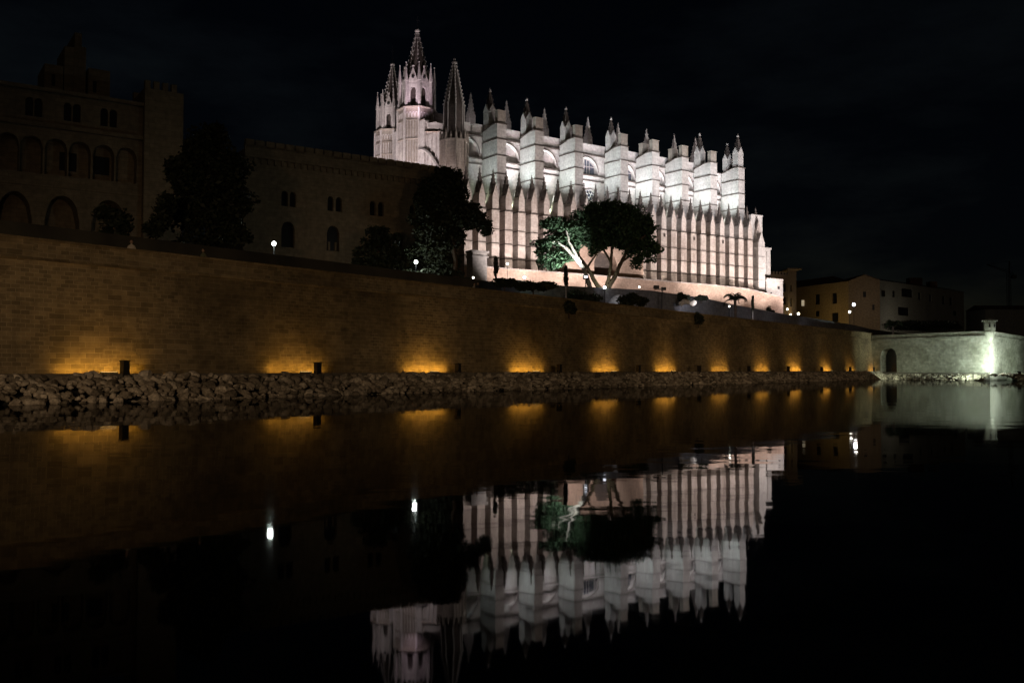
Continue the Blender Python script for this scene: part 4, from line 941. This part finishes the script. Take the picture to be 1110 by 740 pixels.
crown('crown', [(648, 236, 30, 17, 0), (668, 235, 33, 19, 1), (688, 250, 26, 19, 0), (640, 252, 24, 16, 1), (664, 256, 34, 16, 1), (697, 270, 18, 14, -1), (711, 268, 8, 8, 0), (682, 260, 24, 14, -1), (628, 246, 18, 14, 1), (645, 268, 12, 8, 0), (690, 284, 10, 8, -1), (650, 250, 30, 18, 0), (630, 256, 16, 12, 0), (672, 248, 30, 20, -1)], DP, M['leafg'], pine, 3, .20, 9, .75, 10)
crown('left_crown', [(606, 246, 22, 11, -1), (596, 244, 11, 8, -2), (592, 262, 15, 8, -2), (608, 262, 18, 9, -1), (592, 278, 14, 11, -2), (612, 278, 15, 9, -1), (600, 286, 13, 6, -1.5), (622, 262, 12, 14, 0)], DP, M['leafg'], pine, 5, .18, 9, .7, 13)
def hfix(px, py, D, label, aim=None):
    o = thing('floodlight', at(px, py, D), 0, label, 'floodlight'); b = MB(); b.box(-.35, .35, -.2, .25, .35, .85); b.build('housing', M['iron'], o); b = MB(); b.tube([(0, 0, -1.6), (0, 0, .35)], .08); b.build('stand', M['iron'], o)
    b = MB(); b.box(-.16, .16, -.235, -.203, .5, .72); b.build('lens', M['lampv'], o); return o
hfix(635, 305.5, DP - 4, 'floodlight cluster on a stand under the leaning pine branch')
pl = at(634, 308, DP - 6.5); spot('pine_lamp', pl, at(606, 268, DP - 1), 9500, (.95, 1, .93), 62, .8, .15)
pl = at(655, 311, DP - 1.5); spot('pine_lamp_low', pl + Vector((0, -1.5, 0)), at(640, 285, DP+6), 500, (.85, .95, .7), 90, .9, .15)
gp = thing('gravel_mound', at(671, 326, DP - 1), 0, 'white gravel mound lit at the right foot of the pine', 'mound')
b = MB(); b.ball((0, 0, -1.2), 1.6, 12, 8, 1.25); o = b.build('mound', M['gravel'], gp)
b = thing('ground_lamp', at(655.5, 311.5, DP - 3), 0, 'small bright lamp at the fork of the pine trunk', 'lamp'); m_ = MB(); m_.ball((0, 0, 0), .2, 8, 6); m_.build('bulb', M['lampv'], b)
m_ = MB(); m_.tube([(0, 0, -2.5), (0, 0, -.22)], .05); m_.build('stand', M['iron'], b)
spot('mound_lamp', at(668, 312, DP - 6), at(672, 320, DP - 1), 240, (.92, .9, 1), 60, .8, .1)

def tree(name, label, blobs, D, base, trunk_pts, r0, seed, mat=M['leafd'], size=.2, dens=9, sub=10, group=None, cat='tree'):
    o = thing(name, at(base[0], base[1], D), 0, label, cat, group)
    if trunk_pts:
        t = limb(trunk_pts, D, r0, r0*.35, o.location); t.build('trunk', M['bark'], o)
    crown('crown', blobs, D, mat, o, seed, size, dens, .8, sub); return o
tree('broadleaf_tree', 'tall dark broadleaf tree before the cathedral corner, a bough reaching right', [(487, 192, 13, 14, 0), (480, 188, 8, 8, 0), (492, 208, 20, 16, 0), (475, 205, 16, 16, 0), (478, 222, 24, 16, 0), (463, 236, 18, 16, 0), (492, 236, 20, 18, 0), (515, 238, 13, 13, -1), (524, 245, 8, 9, -1), (507, 226, 12, 8, 0), (465, 258, 20, 16, 0), (488, 258, 16, 16, 0), (455, 280, 20, 16, 1), (478, 284, 20, 18, 1), (486, 300, 14, 8, 0), (460, 298, 24, 7, 0), (462, 210, 12, 12, 1)], 104, (494, 312), [(494, 314), (494, 298), (493, 280), (490, 250), (488, 228)], .4, 11, sub=17)
tree('broadleaf_tree', 'low dark tree before the ochre palace wing, left of the lamp', [(410, 254, 12, 12, 0), (400, 268, 16, 12, 0), (420, 266, 16, 14, 0), (408, 284, 22, 12, 0), (430, 282, 14, 12, 0), (392, 288, 14, 8, 0)], 97, (410, 298), [(410, 300), (410, 280), (411, 262)], .25, 12)
tree('broadleaf_tree', 'big black tree between the palace tower and the crenellated wing', [(226, 158, 26, 26, 0), (208, 185, 26, 24, 0), (248, 186, 24, 26, 0), (222, 212, 34, 24, 0), (256, 222, 18, 22, 0), (200, 232, 22, 22, 0), (236, 244, 30, 20, 0), (214, 262, 28, 10, 0), (255, 255, 16, 14, 0)], 78, (226, 275), [(226, 278), (227, 240), (226, 200)], .4, 13, size=.2, dens=6)
tree('broadleaf_tree', 'small dark tree in front of the palace loggia at far left', [(118, 232, 14, 8, 0), (128, 242, 16, 12, 0), (120, 254, 14, 8, 0), (168, 245, 14, 14, 0), (180, 225, 10, 14, 0)], 72, (130, 268), [(128, 272), (127, 252)], .2, 14)
def shrub(label, px, py, rx, ry, D, seed, mat=M['leafd'], group=None, name='shrub'):
    o = thing(name, at(px, py + ry, D), 0, label, 'shrub', group); crown('foliage', [(px, py, rx, ry, 0), (px-rx*.4, py+ry*.3, rx*.6, ry*.6, 0), (px+rx*.45, py+ry*.3, rx*.55, ry*.6, 0)], D, mat, o, seed, .13, 14, .7, 8)
    m_ = MB(); m_.tube([(0, 0, -.6), (0, 0, ry*D/FPX)], .06); m_.build('stem', M['bark'], o); return o
shrub('wide dark shrub left of the pine trunk behind the wall', 622, 322, 26, 8, 110, 21)
shrub('rounded dark shrub right of the pine trunk behind the wall', 686, 324, 17, 7.5, 112, 22)
shrub('low shrubs at the wall top under the first lit buttress', 578, 309, 22, 5, 92, 23)
shrub('small bush just left of the pink lamp on the wall', 547, 306, 12, 4, 90, 24)
shrub('shrub beside the dark broadleaf trunk, lit yellow-green', 503, 305, 8, 3.5, 118, 25, M['leafp'])
shrub('tuft of plants sprouting from the brown wall face below the slim sapling', 617, 332, 6, 7, wallD(617, 1.9), 26, name='wall_plant')
shrub('tuft of plants sprouting from the brown wall face near the lit rock heap', 757, 345, 4.5, 5.5, wallD(757, 1.9), 27, name='wall_plant')
shrub('small dark bush before the white sacristy wall', 834.5, 338, 4.5, 5, 172, 28)
shrub('dark arching shrub on the grey wall, left of the rock heap', 741, 321.5, 7, 3.6, 134, 29)
shrub('thin dark shrub on the grey wall, right of the rock heap', 760, 322.5, 6, 2.2, 138, 30)
shrub('dark hedge behind the bastion parapet under the house', 1000, 352, 50, 6, 205, 31, name='hedge')
shrub('small pale bush on the slope under the palace wing', 425, 298, 7, 3, 90, 32, M['leafp'])
sc_ = thing('rock_heap', at(744, 331, 131), 0, 'heap of three grey rocks lit against the grey retaining wall', 'rocks')
b = MB(); r = random.Random(9)
for (x, z, q_) in ((0, .5, .8), (.9, .35, .6), (-.7, .3, .5)):
    vs_, fs_ = rock_verts(r, 1); b.add([(v[0]*q_ + x, v[1]*q_, v[2]*q_*1.3 + z) for v in vs_], fs_)
b.build('body', M['rock'], sc_)
spot('heap_wall_fill', at(764, 332, 128.5), at(766, 328, 137), 1300, (.85, .85, 1), 110, 1, .1)  # added spots that brighten the grey wall and rock heap, no fixtures
spot('heap_wall_fill', at(740, 336, 124), at(744, 327, 131), 60, (.9, .9, 1), 80, 1, .1)
for px_, e_ in ((712, 90), (735, 60), (790, 110), (820, 120), (858, 150), (895, 120), (575, 60)):  # more added spots, only to brighten the grey retaining wall
    spot('grey_wall_fill', W(walla(px_, 5.5), 5.5, 10.2), W(walla(px_, 11), 11, 10.6), e_, (.88, .85, 1), 150, 1, .3)
spot('grey_wall_fill', at(830, 347, 150) + Vector((0, -3, 2)), at(845, 347, 160), 260, (.85, .82, 1), 140, 1, .3)
spot('grey_wall_fill', at(590, 312, 98) + Vector((0, 2, 2)), at(590, 310, 112), 170, (.8, 1, .8), 140, 1, .3)
# slim saplings with pale stakes
for (px, y0, y1, D, lab) in ((537.5, 279, 309, 93, 'slim dark sapling against the pink terrace wall, right of the broadleaf tree'), (613.5, 289, 321, 100, 'slim dark sapling on a pale stake left of the pine'), (816, 321, 346, 147, 'slim sapling on a pale stake right of the palm')):
    o = thing('sapling', at(px, y1, D), 0, lab, 'tree'); k = D/FPX
    m_ = MB(); m_.tube([(0, 0, -.4), (0, 0, (y1-y0)*k*.55)], [.11, .08]); m_.build('stake', M['barkp'] if px > 600 else M['bark'], o)
    m_ = MB(); r = random.Random(px)
    for i in range(14):
        f = i/13; leaves(m_, (r.uniform(-.06, .06), r.uniform(-.06, .06), (y1-y0)*k*(.42+.55*f)), (.24*(1-.6*abs(f-.35)), .24, .25), 60, .11, r)
    m_.build('crown', M['leafd'], o)
# palms
def palm(label, px, ytop, ybase, D, R, seed, mat, nf=16, squash=1.0):
    o = thing('palm_tree', at(px, ybase, D), 0, label, 'palm'); r = random.Random(seed); h = (ybase-ytop)*D/FPX
    t = MB(); t.tube([(0, 0, -1), (.05, 0, h*.5), (0, 0, h)], [.26, .2, .22], 8)
    for k in range(9): t.ngon(0, 0, [(.27, h*k/9), (.21, h*k/9+.12)], 8)
    t.build('trunk', M['bark'], o); c = MB()
    for i in range(nf):
        an = 2*PI*i/nf + r.uniform(-.2, .2); el = r.uniform(.1, 1.2); L = R*r.uniform(.8, 1.1); d_ = Vector((math.cos(an), math.sin(an), 0)); pr = Vector((0, 0, h)); pts_ = [pr]
        for k in range(1, 9):
            f = k/8; e = el - f*f*2.0; pr = pr + (d_*math.cos(e) + Vector((0, 0, math.sin(e))))*(L/8); pts_.append(pr)
        c.tube(pts_, [.05]*8 + [.015], 4)
        for k in range(1, 9):
            for q_ in range(3):
                p = pts_[k-1].lerp(pts_[k], q_/3); sd = Vector((-d_.y, d_.x, 0)); ll = .75*(1 - abs(k/8-.4))*R/2.6
                for sg in (-1, 1): c.add([p, p + sd*sg*ll*.5 + d_*.1 + Vector((0, 0, -.1)), p + sd*sg*ll + d_*.25 + Vector((0, 0, -.32*ll - .1)), p + d_*.1], [(0, 1, 2, 3)])
    c.build('fronds', mat, o); return o
palm('dark palm with arching fronds against the pink terrace wall', 797, 324, 346, 146, 2.3, 3, M['leafd'])
palm('small pale lit palm behind the bastion wall beneath the town house', 968, 351.5, 362, 192, 2.2, 5, M['leafp'], 20)
spot('palm_lamp', at(968, 358, 188), at(968, 350, 192), 90, (.85, .95, 1), 120, 1, .1)

# ================================================================== LAMPS, MASTS, PEOPLE
def street_lamp(label, px, py, D, zbase, r=.26, power=120, colr=(.9, 1, .9), mat=M['lampw'], name='street_lamp'):
    top = at(px, py, D); o = thing(name, (top.x, top.y, zbase), 0, label, 'street lamp'); h = top.z - zbase
    b = MB(); b.ngon(0, 0, [(.14, -.8), (.14, .5), (.08, .6), (.05, h - r*1.4)], 8); b.build('pole', M['iron'], o)
    b = MB(); b.ball((0, 0, h), r, 10, 8, 1.05); b.build('lantern_glass', mat, o)
    b = MB(); b.ngon(0, 0, [(r*.6, h+r*1.04), (r*.4, h+r*1.2), (.05, h+r*1.5)], 8); b.ngon(0, 0, [(r*.35, h-r*1.4), (r*.4, h-r*1.06)], 8); b.build('lantern_cap', M['iron'], o)
    if power: point('lamp_light', top + Vector((0, -r*1.6, 0)), power, colr, r)
    return o
street_lamp('bright white street lamp in front of the crenellated palace wing', 297, 264, 87, 8.6, .22, 260)
street_lamp('bright white street lamp beside the tall dark broadleaf tree', 451, 284, 102, 9.2, .22, 220)
street_lamp('lit lamp post against the cathedral buttresses, right of the thin sapling', 550, 286, 180, 12, .25, 80)
street_lamp('dim small lamp before the pink terrace wall behind the people', 513, 301, 150, 12, .18, 0, mat=M['lamps'])
street_lamp('greenish lamp low on the terrace slope left of the pine', 568.5, 300.5, 150, 12, .24, 90, mat=M['lampv'])
street_lamp('bright low globe lamp right of the rounded shrub', 703, 319, 135, 11, .30, 60)
street_lamp('small orange-white lamp on the terrace right of the pine', 693, 311, 150, 12, .17, 0, mat=M['lamps'])
street_lamp('small greenish lamp at the foot of the dark palm', 790.5, 332, 140, 9, .13, 8, mat=M['lamps'])
street_lamp('bright cluster lamp high on the front of the town house', 925.5, 330, 290, 15, .5, 330, (1, .9, .8), M['lampv'])
street_lamp('smaller white lamp just below and left of the cluster lamp', 921, 338, 288, 15, .38, 60, (1, .9, .8), M['lamps'])
street_lamp('round yellow lamp at the left foot of the town house', 865.5, 340, 285, 14, .40, 200, (1, .8, .35), M['lamps'])
street_lamp('tiny white lamp at the foot of the brick tower house', 857, 341, 270, 14, .27, 60, (1, .9, .8), M['lamps'])
street_lamp('uppermost tiny lamp on the brick tower house', 853.5, 335, 270, 14, .27, 60, (1, .9, .8), M['lamps'])
point('house_fill', at(1000, 350, 292), 700, (1, .9, .7), .4)  # added fill for the right side of the house; no lamp stands here
point('courtyard_light', at(880, 347, 300), 750, (1, .75, .25), .4)
mt = thing('floodlight_mast', at(717, 337, 128), 0, 'dark mast carrying two floodlight heads, right of the pine', 'floodlight mast')
b = MB(); k = .128; b.tube([(0, 0, -.3), (.1, 0, 23*k)], [.12, .08]); b.box(-1.0, .45, -.05, .05, 23*k, 23*k+.12); b.build('pole', M['iron'], mt)
for x0, x1, zz in ((-1.1, -.35, 23.2*k), (.0, .62, 21.5*k)):
    b = MB(); b.box(x0, x1, -.25, .25, zz+.14, zz+.55); b.build('lamp_head', M['iron'], mt)

def person(label, px, b_, ms, seed, rz=0, sit=False):
    D = wallD(px, b_); o = thing('person', (at(px, 300, D).x, D, 7.95), rz, label, 'person'); r = random.Random(seed)
    V = [(0,0,.92),(0,0,1.12),(0,0,1.36),(0,0,1.50),(0,-.01,1.60),(.17,0,1.40),(.24,.02,1.14),(.22,-.12,.93),(-.17,0,1.40),(-.25,.03,1.14),(-.22,-.1,.92),(.09,0,.88),(.10,-.02,.48),(.10,.02,.08),(.10,-.13,.04),(-.09,0,.88),(-.11,.03,.48),(-.11,.05,.08),(-.11,-.1,.04)]
    E = [(0,1),(1,2),(2,3),(3,4),(2,5),(5,6),(6,7),(2,8),(8,9),(9,10),(0,11),(11,12),(12,13),(13,14),(0,15),(15,16),(16,17),(17,18)]
    Rr = [.15,.135,.15,.06,.055,.07,.05,.04,.07,.05,.04,.10,.07,.05,.045,.10,.07,.05,.045]
    me = bpy.data.meshes.new('body'); me.from_pydata(V, E, []); bo = bpy.data.objects.new('body', me); col.objects.link(bo); bo.parent = o
    sk = bo.modifiers.new('skin', 'SKIN'); ss = bo.modifiers.new('sub', 'SUBSURF'); ss.levels = ss.render_levels = 1
    for i, q_ in enumerate(Rr): me.skin_vertices[0].data[i].radius = (q_, q_*.8 if i in (0, 1, 2) else q_)
    me.skin_vertices[0].data[0].use_root = True; me.materials.append(ms)
    h = MB(); h.ball((0, -.015, 1.68), .095, 12, 10, 1.25); h.ball((0, -.115, 1.665), .018, 6, 4); h.ball((.095, 0, 1.67), .022, 6, 4); h.ball((-.095, 0, 1.67), .022, 6, 4); h.build('head', M['skin'], o, smooth=True)
    h = MB(); h.ball((0, .015, 1.71), .105, 12, 8, 1.08); h.build('hair', M['hair'], o, smooth=True)
    h = MB(); h.ball((.035, -.10, 1.695), .011, 6, 4); h.ball((-.035, -.10, 1.695), .011, 6, 4); h.build('eyes', M['dark'], o)
    h = MB(); h.box(-.025, .025, -.118, -.1, 1.615, 1.622); h.build('mouth', M['bark'], o)
    return o
_sk = person
def add_skin(): pass
for lab, px, b_, ms, sd, rz in (('person in a pale top standing behind the sea wall parapet at left', 142, 3.4, M['cloth_l'], 1, .2),
                                ('person in olive top behind the parapet in front of the black tree', 220, 3.4, M['cloth_g'], 2, -.4),
                                ('dark silhouetted person behind the parapet left of the thin sapling', 518, 3.6, M['cloth_d'], 3, .3),
                                ('person in pale jacket beside the dark silhouetted person', 514, 4.2, M['cloth_l'], 4, 1.0)):
    person(lab, px, b_, ms, sd, rz)
